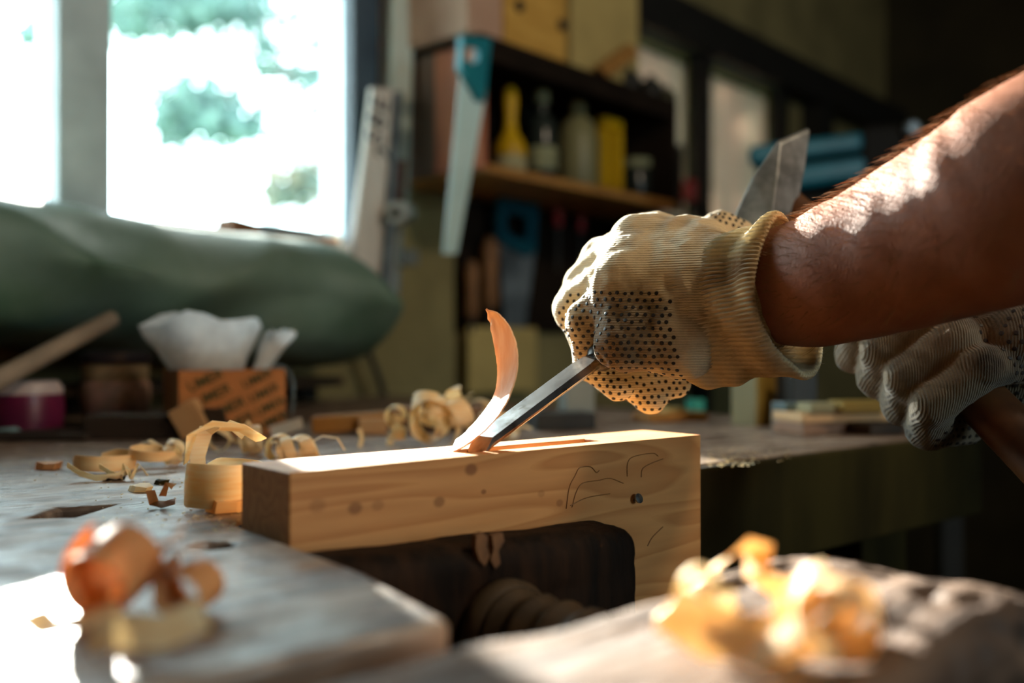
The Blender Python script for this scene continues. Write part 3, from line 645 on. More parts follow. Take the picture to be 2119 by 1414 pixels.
# ================================================================== PERSON: arm, gloves
person = thing('person', 'person in cotton work gloves with dotted grip, bare hairy forearm, chiselling', 'person', (0.75, 0.55, 0.0))
def skin_material():
    m = bpy.data.materials.new('tanned_skin'); m.use_nodes = True; N = m.node_tree.nodes; L = m.node_tree.links; b = N['Principled BSDF']
    tc = N.new('ShaderNodeTexCoord')
    n1 = N.new('ShaderNodeTexNoise'); n1.inputs['Scale'].default_value = 30; n1.inputs['Detail'].default_value = 4; L.new(tc.outputs['Object'], n1.inputs['Vector'])
    cr = N.new('ShaderNodeValToRGB'); L.new(n1.outputs[0], cr.inputs[0]); cr.color_ramp.elements[0].position = .3; cr.color_ramp.elements[1].position = .75
    cr.color_ramp.elements[0].color = S(140, 86, 62); cr.color_ramp.elements[1].color = S(164, 106, 80)
    L.new(cr.outputs[0], b.inputs['Base Color']); b.inputs['Roughness'].default_value = 0.58; b.inputs['Specular IOR Level'].default_value = 0.28
    vo = N.new('ShaderNodeTexVoronoi'); vo.inputs['Scale'].default_value = 700; L.new(tc.outputs['Object'], vo.inputs['Vector'])
    n2 = N.new('ShaderNodeTexNoise'); n2.inputs['Scale'].default_value = 420; n2.inputs['Detail'].default_value = 4; L.new(tc.outputs['Object'], n2.inputs['Vector'])
    ad = N.new('ShaderNodeMath'); ad.operation = 'ADD'; L.new(vo.outputs['Distance'], ad.inputs[0]); L.new(n2.outputs[0], ad.inputs[1])
    bn = N.new('ShaderNodeBump'); bn.inputs['Strength'].default_value = .45; bn.inputs['Distance'].default_value = .0004; L.new(ad.outputs[0], bn.inputs['Height']); L.new(bn.outputs[0], b.inputs['Normal'])
    b.inputs['Subsurface Weight'].default_value = 0.0
    return m
M_skin = skin_material()
def loft(pts, seg=72, sub=10, ell=None, amp=0.0, nsc=20):
    """pts: (x,y,z,r) -> rings; returns verts, quads, ring data"""
    cr_ = crom(pts, sub); n = len(cr_); c = [V(q[:3]) for q in cr_]; vs = []; u = V((0, 0, 1)); data = []
    for i in range(n):
        t = (c[min(i+1, n-1)]-c[max(i-1, 0)]).normalized(); u = (u-t*u.dot(t)).normalized(); w = t.cross(u); data.append((c[i], t, u, w, cr_[i][3]))
        for k in range(seg):
            a = 2*math.pi*k/seg; ea, eb = (1, 1) if ell is None else ell(i/(n-1))
            p = c[i]+(u*math.cos(a)*ea+w*math.sin(a)*eb)*cr_[i][3]
            if amp: p += (u*math.cos(a)+w*math.sin(a))*amp*noise.fractal(V((p-c[i]))*nsc+t*(i*0.06), 1.0, 2.0, 3)
            vs.append(p)
    fs = [(i*seg+k, i*seg+(k+1) % seg, (i+1)*seg+(k+1) % seg, (i+1)*seg+k) for i in range(n-1) for k in range(seg)]
    fs += [tuple(range(seg-1, -1, -1)), tuple(range((n-1)*seg, n*seg))]
    return vs, fs, data
def q4(px_, py_, Y, r): p = P(px_, py_, Y); return (p.x, p.y, p.z, r)
armpts = [q4(1480, 615, .690, .031), q4(1560, 602, .662, .0335), q4(1610, 592, .643, .0375), q4(1700, 578, .618, .0415), q4(1800, 545, .596, .0455), q4(1900, 503, .575, .0490), q4(2010, 455, .552, .0535), q4(2119, 405, .530, .0570),
          q4(2330, 310, .500, .0590), q4(2560, 215, .480, .0540), (.43, .48, 1.13, .047), (.50, .52, 1.20, .052), (.58, .57, 1.31, .060), (.64, .62, 1.42, .066)]
vs, fs, adata = loft(armpts, 96, 10, lambda f: (1.0, 0.96), 0.0020, 15)
arm = obj('forearm', MB().add(vs, fs), M_skin, person, True)
# arm hair: strands that leave the skin along the arm and bend over
M_hair = plain('brown_body_hair', S(168, 126, 84), 0.45, trans=0.35)
def strands(name, roots, m, r, parent, nseg=4):
    mb = MB()
    for p, d, nn, l in roots:
        side = d.cross(nn).normalized()*rng.normal()*0.35; pts = [p-nn*0.0008]
        for k in range(1, nseg+1):
            f = k/nseg; pts.append(p+nn*l*(0.55*f-0.15*f*f)+d*l*(0.35*f+0.5*f*f)+side*l*f*f)
        mb.tube(pts, [r*(1-0.75*k/nseg) for k in range(nseg+1)], 3, False)
    return stuff(obj(name, mb, m, parent, True))
roots = []
for _ in range(1900):
    f = rng.random()**1.1; i = min(int(f*(len(adata)*0.60))+18, len(adata)-40); c, t, u, w, r = adata[i]
    a = rng.normal(0.3, 0.95) if rng.random() < .8 else rng.uniform(-math.pi, math.pi)
    nn = (u*math.cos(a)+w*math.sin(a)); p = c+nn*r*0.99+t*rng.uniform(-.003, .003)
    roots.append((p, (-t+V((0, 0, -.15))).normalized(), nn, rng.uniform(.006, .016)))
strands('arm_hair', roots, M_hair, .00016, person)

# ---- left glove
def glove_material(name, c1, c2, grime, zdir, wscale=190, patch=None):
    m = bpy.data.materials.new(name); m.use_nodes = True; N = m.node_tree.nodes; L = m.node_tree.links; b = N['Principled BSDF']
    tc = N.new('ShaderNodeTexCoord'); n1 = N.new('ShaderNodeTexNoise'); n1.inputs['Scale'].default_value = 26; n1.inputs['Detail'].default_value = 6; L.new(tc.outputs['Object'], n1.inputs['Vector'])
    cr = N.new('ShaderNodeValToRGB'); L.new(n1.outputs[0], cr.inputs[0]); cr.color_ramp.elements[0].position = .52; cr.color_ramp.elements[1].position = .72
    cr.color_ramp.elements[0].color = c1; cr.color_ramp.elements[1].color = grime
    col = cr.outputs[0]
    if patch:                                            # worked-in grime: (centre, radius, colour)
        sb = N.new('ShaderNodeVectorMath'); sb.operation = 'SUBTRACT'; L.new(tc.outputs['Object'], sb.inputs[0]); sb.inputs[1].default_value = patch[0]
        ln = N.new('ShaderNodeVectorMath'); ln.operation = 'LENGTH'; L.new(sb.outputs[0], ln.inputs[0])
        n4 = N.new('ShaderNodeTexNoise'); n4.inputs['Scale'].default_value = 60; n4.inputs['Detail'].default_value = 6; L.new(tc.outputs['Object'], n4.inputs['Vector'])
        ml = N.new('ShaderNodeMath'); ml.operation = 'MULTIPLY_ADD'; ml.inputs[1].default_value = .05; L.new(n4.outputs[0], ml.inputs[0]); L.new(ln.outputs['Value'], ml.inputs[2])
        rr = N.new('ShaderNodeMapRange'); rr.interpolation_type = 'SMOOTHSTEP'; rr.inputs[1].default_value = patch[1]; rr.inputs[2].default_value = patch[1]+.035; rr.inputs[3].default_value = .9; rr.inputs[4].default_value = 0; L.new(ml.outputs[0], rr.inputs[0])
        mp_ = N.new('ShaderNodeMix'); mp_.data_type = 'RGBA'; L.new(rr.outputs[0], mp_.inputs[0]); L.new(col, mp_.inputs[6]); mp_.inputs[7].default_value = patch[2]; col = mp_.outputs[2]
    w = N.new('ShaderNodeTexWave'); w.bands_direction = zdir; w.inputs['Scale'].default_value = wscale; w.inputs['Distortion'].default_value = 1.2; w.inputs['Detail'].default_value = 2; w.inputs['Detail Scale'].default_value = 4
    L.new(tc.outputs['Object'], w.inputs['Vector'])
    n2 = N.new('ShaderNodeTexNoise'); n2.inputs['Scale'].default_value = 500; n2.inputs['Detail'].default_value = 5; L.new(tc.outputs['Object'], n2.inputs['Vector'])
    ad = N.new('ShaderNodeMath'); ad.operation = 'ADD'; L.new(w.outputs[0], ad.inputs[0]); L.new(n2.outputs[0], ad.inputs[1])
    mx = N.new('ShaderNodeMix'); mx.data_type = 'RGBA'; mx.blend_type = 'MULTIPLY'; mx.inputs[0].default_value = 0.16; L.new(col, mx.inputs[6]); L.new(w.outputs[0], mx.inputs[7])
    L.new(mx.outputs[2], b.inputs['Base Color']); b.inputs['Roughness'].default_value = .9; b.inputs['Specular IOR Level'].default_value = .15
    b.inputs['Sheen Weight'].default_value = .3; b.inputs['Sheen Roughness'].default_value = .5
    bn = N.new('ShaderNodeBump'); bn.inputs['Strength'].default_value = .8; bn.inputs['Distance'].default_value = .0006; L.new(ad.outputs[0], bn.inputs['Height']); L.new(bn.outputs[0], b.inputs['Normal'])
    tr = N.new('ShaderNodeBsdfTranslucent'); L.new(mx.outputs[2], tr.inputs[0]); ms = N.new('ShaderNodeMixShader'); ms.inputs[0].default_value = .14
    L.new(b.outputs[0], ms.inputs[1]); L.new(tr.outputs[0], ms.inputs[2]); L.new(ms.outputs[0], N['Material Output'].inputs[0])
    return m
M_glove2 = glove_material('grimy_knit_cotton', S(116, 104, 84), None, S(44, 36, 26), 'X')
M_dot = plain('black_rubber_dots', S(34, 28, 24), 0.55)
def H(n, v, k): return V(ax0+cx*k+ex*n+ev*v)
fing = {'pinky': (.132, [(.014, .050), (-.013, .022), (-.021, -.010), (-.003, -.027)], (.0135, .0125, .0115, .0100)),
        'ring': (.151, [(.012, .054), (-.041, .025), (-.033, -.016), (.006, -.046)], (.0145, .0135, .0125, .0110)),
        'middle': (.172, [(.010, .060), (-.047, .034), (-.036, -.010), (.012, -.044)], (.0150, .0140, .0130, .0110)),
        'index': (.193, [(.010, .062), (-.042, .046), (-.040, .004), (-.006, -.030)], (.0145, .0135, .0125, .0110))}
wrist = P(1455, 615, .672); wr2 = P(1560, 612, .648)
groups = []; body_p = [(tuple(wr2), tuple(wrist), .038, .043)]
wrow = {'pinky': P(1448, 620, .652), 'ring': P(1448, 580, .664), 'middle': P(1450, 535, .680), 'index': P(1455, 505, .700)}
mcp = {'pinky': P(1296, 578, .668), 'ring': P(1302, 540, .686), 'middle': P(1322, 500, .704), 'index': P(1350, 492, .722)}
for nm, (k, ch, rr) in fing.items():
    body_p.append((tuple(wrow[nm]), tuple(mcp[nm]), .0185, rr[0]+.001))
body_p += [(tuple(P(1450, 630, .685)), tuple(P(1360, 640, .70)), .036, .026), (tuple(mcp['pinky']), tuple(P(1400, 690, .658)), .014, .020)]
hyp = P(1420, 695, .655); hyp2 = P(1292, 708, .658)
body_p += [(tuple(P(1470, 660, .66)), tuple(hyp), .036, .0245), (tuple(hyp), tuple(hyp2), .0245, .0165), (tuple(hyp2), tuple(mcp['pinky']), .0165, .0140)]
th = [P(1450, 560, .735), P(1462, 500, .755), P(1492, 478, .765), P(1530, 492, .77)]
groups.append((.014, body_p))
for nm, (k, ch, rr) in fing.items():
    pts = [mcp[nm]]+[H(n, v, k) for n, v in ch[1:]]
    groups.append((.004, [(tuple(pts[i]), tuple(pts[i+1]), rr[i], rr[i+1]) for i in range(3)]))
groups.append((.005, [(tuple(th[i]), tuple(th[i+1]), .017-.0015*i, .0155-.0015*i) for i in range(3)]))
lo, hi = bounds(groups, .006)
vs, fs = nets(cones_fn(groups, .0115), lo, hi, .0015)
nr = vnormals(vs, fs)
vs = grooves(vs, nr, [([P(1172, 650, .655), P(1215, 720, .652), P(1250, 752, .65)], .0022, .0022), ([P(1270, 605, .65), P(1285, 680, .642), P(1330, 745, .64)], .0035, .0012),
                      ([P(1300, 500, .70), P(1250, 575, .68), P(1200, 630, .67)], .006, .0015), ([P(1360, 480, .70), P(1340, 540, .675), P(1300, 590, .665)], .006, .0022),
                      ([P(1420, 470, .69), P(1400, 530, .655), P(1385, 590, .64)], .005, .0020), ([P(1330, 520, .68), P(1380, 560, .655)], .005, .0018)])
nr = vnormals(vs, fs)
for i in range(len(vs)):
    p = V(vs[i]); a = 0.0011*noise.fractal(p*70, 1.0, 2.0, 3)+0.0009*(1-abs(noise.noise(V((p.x*45, p.y*45, p.z*28)))*2))
    vs[i] += nr[i]*a
_lo, _hi = vs.min(0), vs.max(0); _org = V(((_lo[0]+_hi[0])/2, (_lo[1]+_hi[1])/2, _lo[2]))
M_glove = glove_material('cream_knit_cotton', S(230, 212, 174), None, S(160, 134, 100), 'Z', 190, (P(1275, 690, .652)-_org, .044, S(120, 98, 70)))
gl = link('glove', np_mesh('glove', vs, fs), M_glove, person, True)
gl['label'] = 'cream knit glove with black dotted palm'
def dots(name, vs, fs, D, plane, poly, space, r, parent, jitter=.0004, origin=V((0, 0, ZC)), seg=7):
    """rubber dots: a hexagonal print thrown along D on to the surface inside the polygon (sight points)"""
    bv = BVHTree.FromPolygons([tuple(v) for v in vs], [tuple(f) for f in fs]); D = V(D).normalized()
    e1 = D.cross(V((0, 0, 1))).normalized(); e2 = e1.cross(D)
    q = [((p).dot(e1), (p).dot(e2)) for p in poly]; mb = MB()
    x0, x1 = min(a for a, b in q), max(a for a, b in q); y0, y1 = min(b for a, b in q), max(b for a, b in q); d0 = min(p.dot(D) for p in poly)-0.3
    def inside(x, y):
        c = False
        for (ax_, ay), (bx, by) in zip(q, q[1:]+q[:1]):
            if (ay > y) != (by > y) and x < (bx-ax_)*(y-ay)/(by-ay)+ax_: c = not c
        return c
    j = 0; y = y0; cnt = 0
    while y < y1:
        x = x0+(space/2 if j % 2 else 0)
        while x < x1:
            if inside(x, y):
                xx = x+rng.normal()*jitter; yy = y+rng.normal()*jitter
                h = bv.ray_cast(e1*xx+e2*yy+D*d0, D)
                if h[0] is not None and h[1].dot(D) < -0.12:
                    n = h[1]; a = n.orthogonal().normalized(); b = n.cross(a); c = h[0]; rr = r*(0.9+0.2*rng.random())
                    ring = lambda f, z: [c+n*z+(a*math.cos(2*math.pi*k/seg)+b*math.sin(2*math.pi*k/seg))*rr*f for k in range(seg)]
                    mb.add(ring(1, -.0003)+ring(.8, .00055)+[c+n*.0008], [(k, (k+1) % seg, seg+(k+1) % seg, seg+k) for k in range(seg)]+[(seg+k, seg+(k+1) % seg, 2*seg) for k in range(seg)]); cnt += 1
            x += space
        y += space*.866; j += 1
    return stuff(obj(name, mb, M_dot, parent, True))
palm_poly = [P(x, y, .66) for x, y in [(1150, 640), (1180, 612), (1240, 598), (1300, 600), (1384, 604), (1392, 680), (1410, 775), (1445, 790), (1440, 830), (1400, 880), (1190, 880), (1150, 760)]]
dots('grip_dots', vs, fs, (.12, 1, .12), None, palm_poly, .0051, .00145, gl)
dots('grip_dots', vs, fs, (.0, .75, -.66), None, [P(x, y, .76) for x, y in [(1470, 440), (1545, 440), (1545, 520), (1470, 480)]], .0052, .0015, gl)
# fuzz on the glove
M_fuzz = plain('cotton_fuzz', S(240, 228, 200), 0.9, trans=0.5)
roots = []
sel = rng.choice(len(vs), 5200, replace=False)
for i in sel:
    n = V(nr[i]); d = V(rng.normal(size=3)); d = (d-n*d.dot(n)).normalized(); roots.append((V(vs[i]), d, n, rng.uniform(.0008, .0028)))
strands('glove_fuzz', roots, M_fuzz, .00005, gl, 2)
# ribbed cuff with rolled hem, one continuous sheet
hemC = P(1618, 616, .640); A = V((.775, -.60, .17)).normalized(); e_u = (V((0, 0, 1))-A*A.z).normalized(); e_s = A.cross(e_u)
prof = [(-.074, .043), (-.066, .0475), (-.056, .0500), (-.044, .0495), (-.032, .0480), (-.020, .0470), (-.010, .0482), (-.004, .0505), (.001, .0518), (.005, .0512), (.0065, .0490), (.004, .0468), (-.004, .0455), (-.015, .0445), (-.03, .044)]
pr = crom(prof, 5); nseg = 420; vs2 = []; 
for i, (x, r) in enumerate(pr):
    c = hemC+A*x
    c = c + V((0.0, 0, 0.0))
    for k in range(nseg):
        a = 2*math.pi*k/nseg; rib = 0.0008*math.cos(a*105+0.4*math.sin(x*90))
        droop = 0.003*max(0, -math.cos(a))*math.sin(max(0, min(1, (x+.07)/.07))*math.pi)
        fold = 0.0016*noise.noise(V((math.cos(a)*2.2, math.sin(a)*2.2, x*40)))+0.0010*math.sin(x*260+3*math.sin(a*2))
        rr = r+rib+fold-droop*0.3
        ov = 1.0+0.03*math.cos(2*a)
        vs2.append(c+(e_u*math.cos(a)*ov+e_s*math.sin(a)*0.97)*rr+A*(0.004*math.sin(a*2+1)))
fs2 = [(i*nseg+k, i*nseg+(k+1) % nseg, (i+1)*nseg+(k+1) % nseg, (i+1)*nseg+k) for i in range(len(pr)-1) for k in range(nseg)]
M_cuff = glove_material('cream_ribbed_cuff', S(226, 206, 164), None, S(150, 122, 88), 'Z', 105)
cf = obj('glove_cuff', MB().add(vs2, fs2), M_cuff, gl, True); cf['label'] = 'ribbed cream cuff with rolled hem'
roots = []
for _ in range(2200):
    i = int(rng.random()*(len(pr)-12)); k = int(rng.random()*nseg); p = vs2[i*nseg+k]; n = (p-(hemC+A*pr[i][0])).normalized(); d = V(rng.normal(size=3)); d = (d-n*d.dot(n)).normalized()
    roots.append((p, d, n, rng.uniform(.0008, .0022)))
strands('cuff_fuzz', roots, M_fuzz, .00005, cf, 2)

# ================================================================== HAMMER and right glove
Hd = P(1640, 432, .85); He = P(2150, 950, .66); hq = (He-Hd).normalized()
ham = thing('hammer', 'cross peen hammer with brown wooden handle held behind the forearm', 'hammer', Hd)
hb = V((0, 1, 0)); hb = (hb-hq*hb.dot(hq)).normalized(); hr = hq.cross(hb)
Hs = Hd-hq*.014; He2 = He+hq*.06
mb = MB(); n = 30; vs3 = []
for i in range(n+1):
    f = i/n; w = .0125+.0055*smooth01(f*1.2)+.002*math.sin(f*6); c = Hs.lerp(He2, f)
    vs3 += [c+(hr*math.cos(2*math.pi*k/20)*w*1.15+hb*math.sin(2*math.pi*k/20)*w*0.9) for k in range(20)]
fs3 = [(i*20+k, i*20+(k+1) % 20, (i+1)*20+(k+1) % 20, (i+1)*20+k) for i in range(n) for k in range(20)]+[tuple(range(19, -1, -1)), tuple(range(n*20, n*20+20))]
M_hh = mat('hammer_handle_wood', S(104, 64, 30), S(68, 40, 20), .5, 30, bump=.3)
obj('handle', MB().add(vs3, fs3), M_hh, ham, True)
# head: thin wedge at the top (peen), square body at the handle, square face below
tp = [P(1609, 290, .842), P(1676, 264, .862)]
M_head = mat('scuffed_hammer_steel', S(150, 152, 150), S(104, 106, 104), .42, 60, metal=.45, bump=.15)
def ring4(a, b, c, d): return [a, b, c, d]
secs = [[P(1609, 290, .842), P(1614, 297, .838), P(1678, 270, .860), P(1673, 262, .864)],
        [P(1556, 366, .838), P(1607, 372, .826), P(1667, 350, .850), P(1630, 345, .868)],
        [P(1513, 458, .836), P(1596, 450, .816), P(1652, 424, .842), P(1590, 430, .872)],
        [P(1500, 510, .836), P(1588, 506, .814), P(1642, 486, .840), P(1580, 490, .870)],
        [P(1486, 580, .838), P(1572, 580, .816), P(1624, 556, .842), P(1560, 560, .872)]]
mb = MB(); vv = [p for s_ in secs for p in s_]; ff = [(3, 2, 1, 0)]+[(i*4+a, i*4+(a+1) % 4, (i+1)*4+(a+1) % 4, (i+1)*4+a) for i in range(4) for a in range(4)]+[(16, 17, 18, 19)]
obj('head', mb.add(vv, ff), M_head, ham, bevel=.0016)['label'] = 'scuffed grey steel cross peen head'

# right glove: four fingers wrapped round the handle, palm beyond it
k0 = (P(1932, 722, .742)-Hd).dot(hq)
q_ = -hq; r_ = (V((.72, 0.05, .69))-hq*V((.72, 0.05, .69)).dot(hq)).normalized(); f_ = q_.cross(r_)      # r: palm side, f: away
def R(k, ang, rad): c = Hd+hq*(k0+k); return V(c+(r_*math.cos(ang)+f_*math.sin(ang))*rad)
groups = []; kn = []
for i, (k, tip, rad) in enumerate([(-.036, 6.05, .0150), (-.008, 6.05, .0155), (.020, 6.0, .0155), (.047, 5.95, .0140)]):
    ch = [(0.75, .042), (1.9, .038), (2.9, .040), (3.8, .040), (4.9, .036), (tip, .036)]
    pts = [R(k+.004*j*(.5), a, d) for j, (a, d) in enumerate(ch)]; kn.append(pts[0])
    groups.append((.004, [(tuple(pts[j]), tuple(pts[j+1]), rad+.001*(j in (1, 2)), rad-.0008*(j > 3)) for j in range(5)]))
wr = R(.055, -.05, .105)
pal = [(tuple(kn[i]), tuple(kn[i+1]), .016, .016) for i in range(3)]
pal += [(tuple(wr), tuple(kn[i]), .034, .018) for i in range(4)]+[(tuple(R(.0, -.15, .050)), tuple(wr), .024, .036), (tuple(R(.045, -.45, .048)), tuple(wr), .026, .036)]
groups.append((.012, pal))
tb_ = [R(.0, -.30, .052), R(-.045, -.35, .040), R(-.068, -.7, .036), R(-.080, -1.3, .033)]
groups.append((.005, [(tuple(tb_[i]), tuple(tb_[i+1]), .018-.0018*i, .0165-.0018*i) for i in range(3)]))
groups.append((.01, [(tuple(wr), tuple(wr+V((.09, .0, .03))), .036, .038)]))
lo, hi = bounds(groups, .006)
vr, fr = nets(cones_fn(groups, .005), lo, hi, .0018); nrr = vnormals(vr, fr)
for i in range(len(vr)):
    p = V(vr[i]); vr[i] += nrr[i]*(0.0012*noise.fractal(p*70, 1.0, 2.0, 3)+0.0008*(1-abs(noise.noise(p*45)*2)))
gr = link('glove', np_mesh('glove', vr, fr), M_glove2, person, True); gr['label'] = 'grimy knit glove gripping the hammer handle'
dots('grip_dots', vr, fr, (-.25, 1, .05), None, [P(x, y, .72) for x, y in [(1985, 600), (2200, 600), (2200, 840), (2080, 840), (2070, 960), (1870, 960), (1890, 860), (1960, 812), (2000, 775), (1975, 745), (1935, 690)]], .0062, .0017, gr)
wrp = wr+V((.06, 0, .02))
vs, fs, _ = loft([tuple(wrp)+(.030,), tuple(wrp+V((.05, .01, .02)))+(.034,), tuple(wrp+V((.14, .04, .06)))+(.045,), (.60, .80, 1.10, .047), (.68, .83, 1.25, .056), (.72, .84, 1.42, .066)], 40, 8)
obj('forearm', MB().add(vs, fs), M_skin, person, True)


# ================================================================== BACK OF THE ROOM
def wpx(name, x0, x1, yt, yb, off, dep, m, parent=None, bevel=0.003, xr=None):
    """box square to the back wall whose front face (at off) is sighted from x0..x1; heights sighted at x0 (or xr)"""
    t0 = WP(x0, 0, off)[0]; t1 = WP(x1, 0, off)[0]; xq = x0 if xr is None else xr
    return wallbox(name, t0, t1, off-dep, off, WP(xq, yb, off)[1], WP(xq, yt, off)[1], m, parent, bevel)
def troot(name, label, cat, x, y, off, group=None): return thing(name, label, cat, WPT(x, y, off), group)
def wslab(corners, offs, th):                                  # a board from four sighted corners, thickness towards the wall
    f = [WPT(x, y, o_) for (x, y), o_ in zip(corners, offs)]; return MB().hexa(f, [p-WM*th for p in f])

# --- tarpaulin over the long shelf under the window
M_shelfw = mat('old_shelf_timber', S(84, 64, 44), S(60, 46, 32), .7, 14, (1, 5, 5), WR)
sh = troot('wall_shelf', 'old wooden wall shelf under the green tarpaulin below the window', 'shelf', 300, 640, .15)
wallbox('board', -1.0, .15, 0.002, .15, ZC-.070, ZC-.054, M_shelfw, sh, .002)
for t in (-.75, -.3, .1): wallbox('bracket', t-.015, t+.015, 0.002, .12, ZC-.093, ZC-.070, M_frame2, sh)
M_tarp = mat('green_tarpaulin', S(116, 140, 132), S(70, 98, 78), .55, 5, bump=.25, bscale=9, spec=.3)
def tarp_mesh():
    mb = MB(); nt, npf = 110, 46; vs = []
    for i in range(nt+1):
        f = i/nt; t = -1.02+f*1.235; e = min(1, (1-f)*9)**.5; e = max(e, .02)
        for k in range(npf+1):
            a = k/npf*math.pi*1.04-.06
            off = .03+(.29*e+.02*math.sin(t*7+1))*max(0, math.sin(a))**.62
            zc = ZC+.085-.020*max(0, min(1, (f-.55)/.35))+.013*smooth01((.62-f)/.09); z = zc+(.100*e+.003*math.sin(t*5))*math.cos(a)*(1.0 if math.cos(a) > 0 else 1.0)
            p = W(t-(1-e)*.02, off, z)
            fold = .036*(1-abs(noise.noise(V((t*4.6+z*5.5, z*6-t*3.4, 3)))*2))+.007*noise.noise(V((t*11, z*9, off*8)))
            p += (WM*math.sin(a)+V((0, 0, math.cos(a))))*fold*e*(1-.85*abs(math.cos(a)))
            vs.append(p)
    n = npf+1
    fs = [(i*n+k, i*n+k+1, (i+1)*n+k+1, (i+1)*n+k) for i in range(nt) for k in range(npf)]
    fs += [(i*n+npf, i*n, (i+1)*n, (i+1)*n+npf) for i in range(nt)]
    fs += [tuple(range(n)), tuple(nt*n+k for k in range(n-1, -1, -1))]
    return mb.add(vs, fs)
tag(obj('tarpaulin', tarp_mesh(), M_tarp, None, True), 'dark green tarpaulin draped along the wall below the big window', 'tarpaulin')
# things on the sill
M_brown = mat('brown_cardboard', S(150, 98, 56), S(126, 80, 46), .75, 20)
M_paper = plain('white_paper', S(216, 222, 222), .7, trans=.2)
M_lblue = plain('pale_blue_plastic', S(150, 190, 206), .5)
zs = Z_SILL+.0005
def sillbox(name, x0, x1, o0, o1, h, m, label, cat, z=None, tilt=0.0):
    t0 = WP(x0, 480, o1)[0]; t1 = WP(x1, 480, o1)[0]; z = z or zs; mb = MB()
    mb.hexa([W(t0, o1, z), W(t1, o1, z), W(t1, o0, z), W(t0, o0, z)], [W(t0, o1, z+h+tilt), W(t1, o1, z+h), W(t1, o0, z+h), W(t0, o0, z+h+tilt)])
    return tag(obj(name, mb, m, None, bevel=.001), label, cat)
sillbox('book', 560, 700, .0, .07, .010, M_brown, 'flat brown book lying at the bottom of the pile on the sill', 'book')
sillbox('book', 545, 690, .005, .066, .009, M_lblue, 'pale blue book on top of the brown one on the sill', 'book', zs+.0105, .004)
sillbox('paper_packet', 482, 560, .01, .06, .018, M_brown, 'tilted brown packet at the left end of the pile on the sill', 'packet', None, .010)
sillbox('wooden_wedge', 340, 445, .01, .05, .006, M_frame2, 'low dark wedge lying alone on the window sill', 'wedge', None, .004)
M_pearl = plain('glossy_white_ball', S(240, 225, 200), .2)
mb = MB(); p0 = W(WP(695, 488, .05)[0], .05, zs+.001); mb.lathe([(.001, 0), (.007, .001), (.0105, .006), (.0105, .011), (.007, .017), (.004, .0185), (.0045, .022), (.001, .023)], p0, 20)
tag(obj('round_ornament', mb, M_pearl, None, True), 'shiny little round knob at the right end of the sill', 'knob')

# --- boards leaning beside the window
M_grey = mat('weathered_pale_board', S(214, 204, 194), S(196, 186, 176), .7, 10, (6, 6, .6), WR, bump=.2)
M_grey2 = mat('greyish_green_board', S(196, 204, 194), S(180, 188, 178), .7, 10, (6, 6, .6), WR, bump=.2)
M_rust = mat('rusty_brown_board', S(110, 70, 50), S(84, 54, 40), .7, 16)
zt = lambda x, off, z: None
tag(obj('leaning_board', wslab([(786, 640), (826, 640), (812, -60), (776, -60)], [.06, .06, .02, .02], .016), M_grey, None, bevel=.002), 'pinkish grey board leaning next to the window frame', 'board')
tag(obj('leaning_board', wslab([(806, 420), (846, 420), (860, -60), (814, -60)], [.085, .085, .075, .075], .014), M_grey2, None, bevel=.002), 'pale greenish board standing highest beside the tool cabinet', 'board')
bb = tag(obj('leaning_board', wslab([(722, 600), (800, 600), (824, 185), (772, 180)], [.14, .14, .085, .085], .014), M_grey, None, bevel=.002), 'wide pale board with dark stencilled marks, leaning in front', 'board')
M_ink = plain('faded_stencil_ink', S(74, 72, 74), .8)
def letters(txt, origin, xd, yd, size, m, parent, name='printed_letters', depth=.0004):
    cu = bpy.data.curves.new('txt', 'FONT'); cu.body = txt; cu.size = size; cu.extrude = depth; cu.offset = size*.012; cu.align_x = 'CENTER'; cu.align_y = 'CENTER'
    o_ = bpy.data.objects.new('txt', cu); C.objects.link(o_); dg = bpy.context.evaluated_depsgraph_get()
    me = bpy.data.meshes.new_from_object(o_.evaluated_get(dg)); bpy.data.objects.remove(o_); bpy.data.curves.remove(cu)
    zd = V(xd).cross(V(yd)).normalized(); M4 = Matrix((V(xd).normalized(), V(yd).normalized(), zd)).transposed().to_4x4(); M4.translation = origin
    me.transform(M4); me.name = name; return link(name, me, m, parent)
bd = (WPT(798, 182, .085)-WPT(761, 600, .14)).normalized()
for k, (ch, x, y) in enumerate([('E', 788, 215), ('8', 782, 250), ('S', 778, 285), ('2', 796, 318)]):
    f = (600-y)/418; letters(ch, WPT(x, y, .14-.055*f+.003), bd, -(WD-bd*WD.dot(bd)), .055, M_ink, bb)
M_alu = mat('dull_aluminium', S(120, 132, 140), S(84, 94, 104), .4, 20, metal=.6)
lv = troot('straightedge', 'long grey metal straightedge leaning in front of the stencilled board', 'straightedge', 800, 600, .16)
obj('rail', wslab([(798, 600), (808, 600), (834, 190), (822, 188)], [.165, .165, .10, .10], .012), M_alu, lv, bevel=.001)
M_white = mat('chalky_white', S(190, 190, 184), S(170, 172, 168), .6, 10)
st = troot('leaning_stick', 'short pale stick with a rusty upper half behind the straightedge', 'stick', 812, 600, .12)
obj('stick_end', wslab([(800, 610), (826, 610), (836, 440), (812, 440)], [.13, .13, .115, .115], .012), M_white, st)
obj('rusty_end', wslab([(812, 440), (836, 440), (842, 330), (822, 330)], [.115, .115, .105, .105], .012), M_rust, st)
rl = MB().tube([WPT(818, 440, .16), WPT(840, 440, .13)], .020, 20); rl2 = MB().tube([WPT(817, 440, .163), WPT(841, 440, .129)], .009, 14)
rt = troot('tape_roll', 'roll of white tape hanging on the boards by the window', 'tape roll', 826, 450, .15); obj('roll', rl, M_white, rt, True); obj('core', rl2, M_frame2, rt, True)

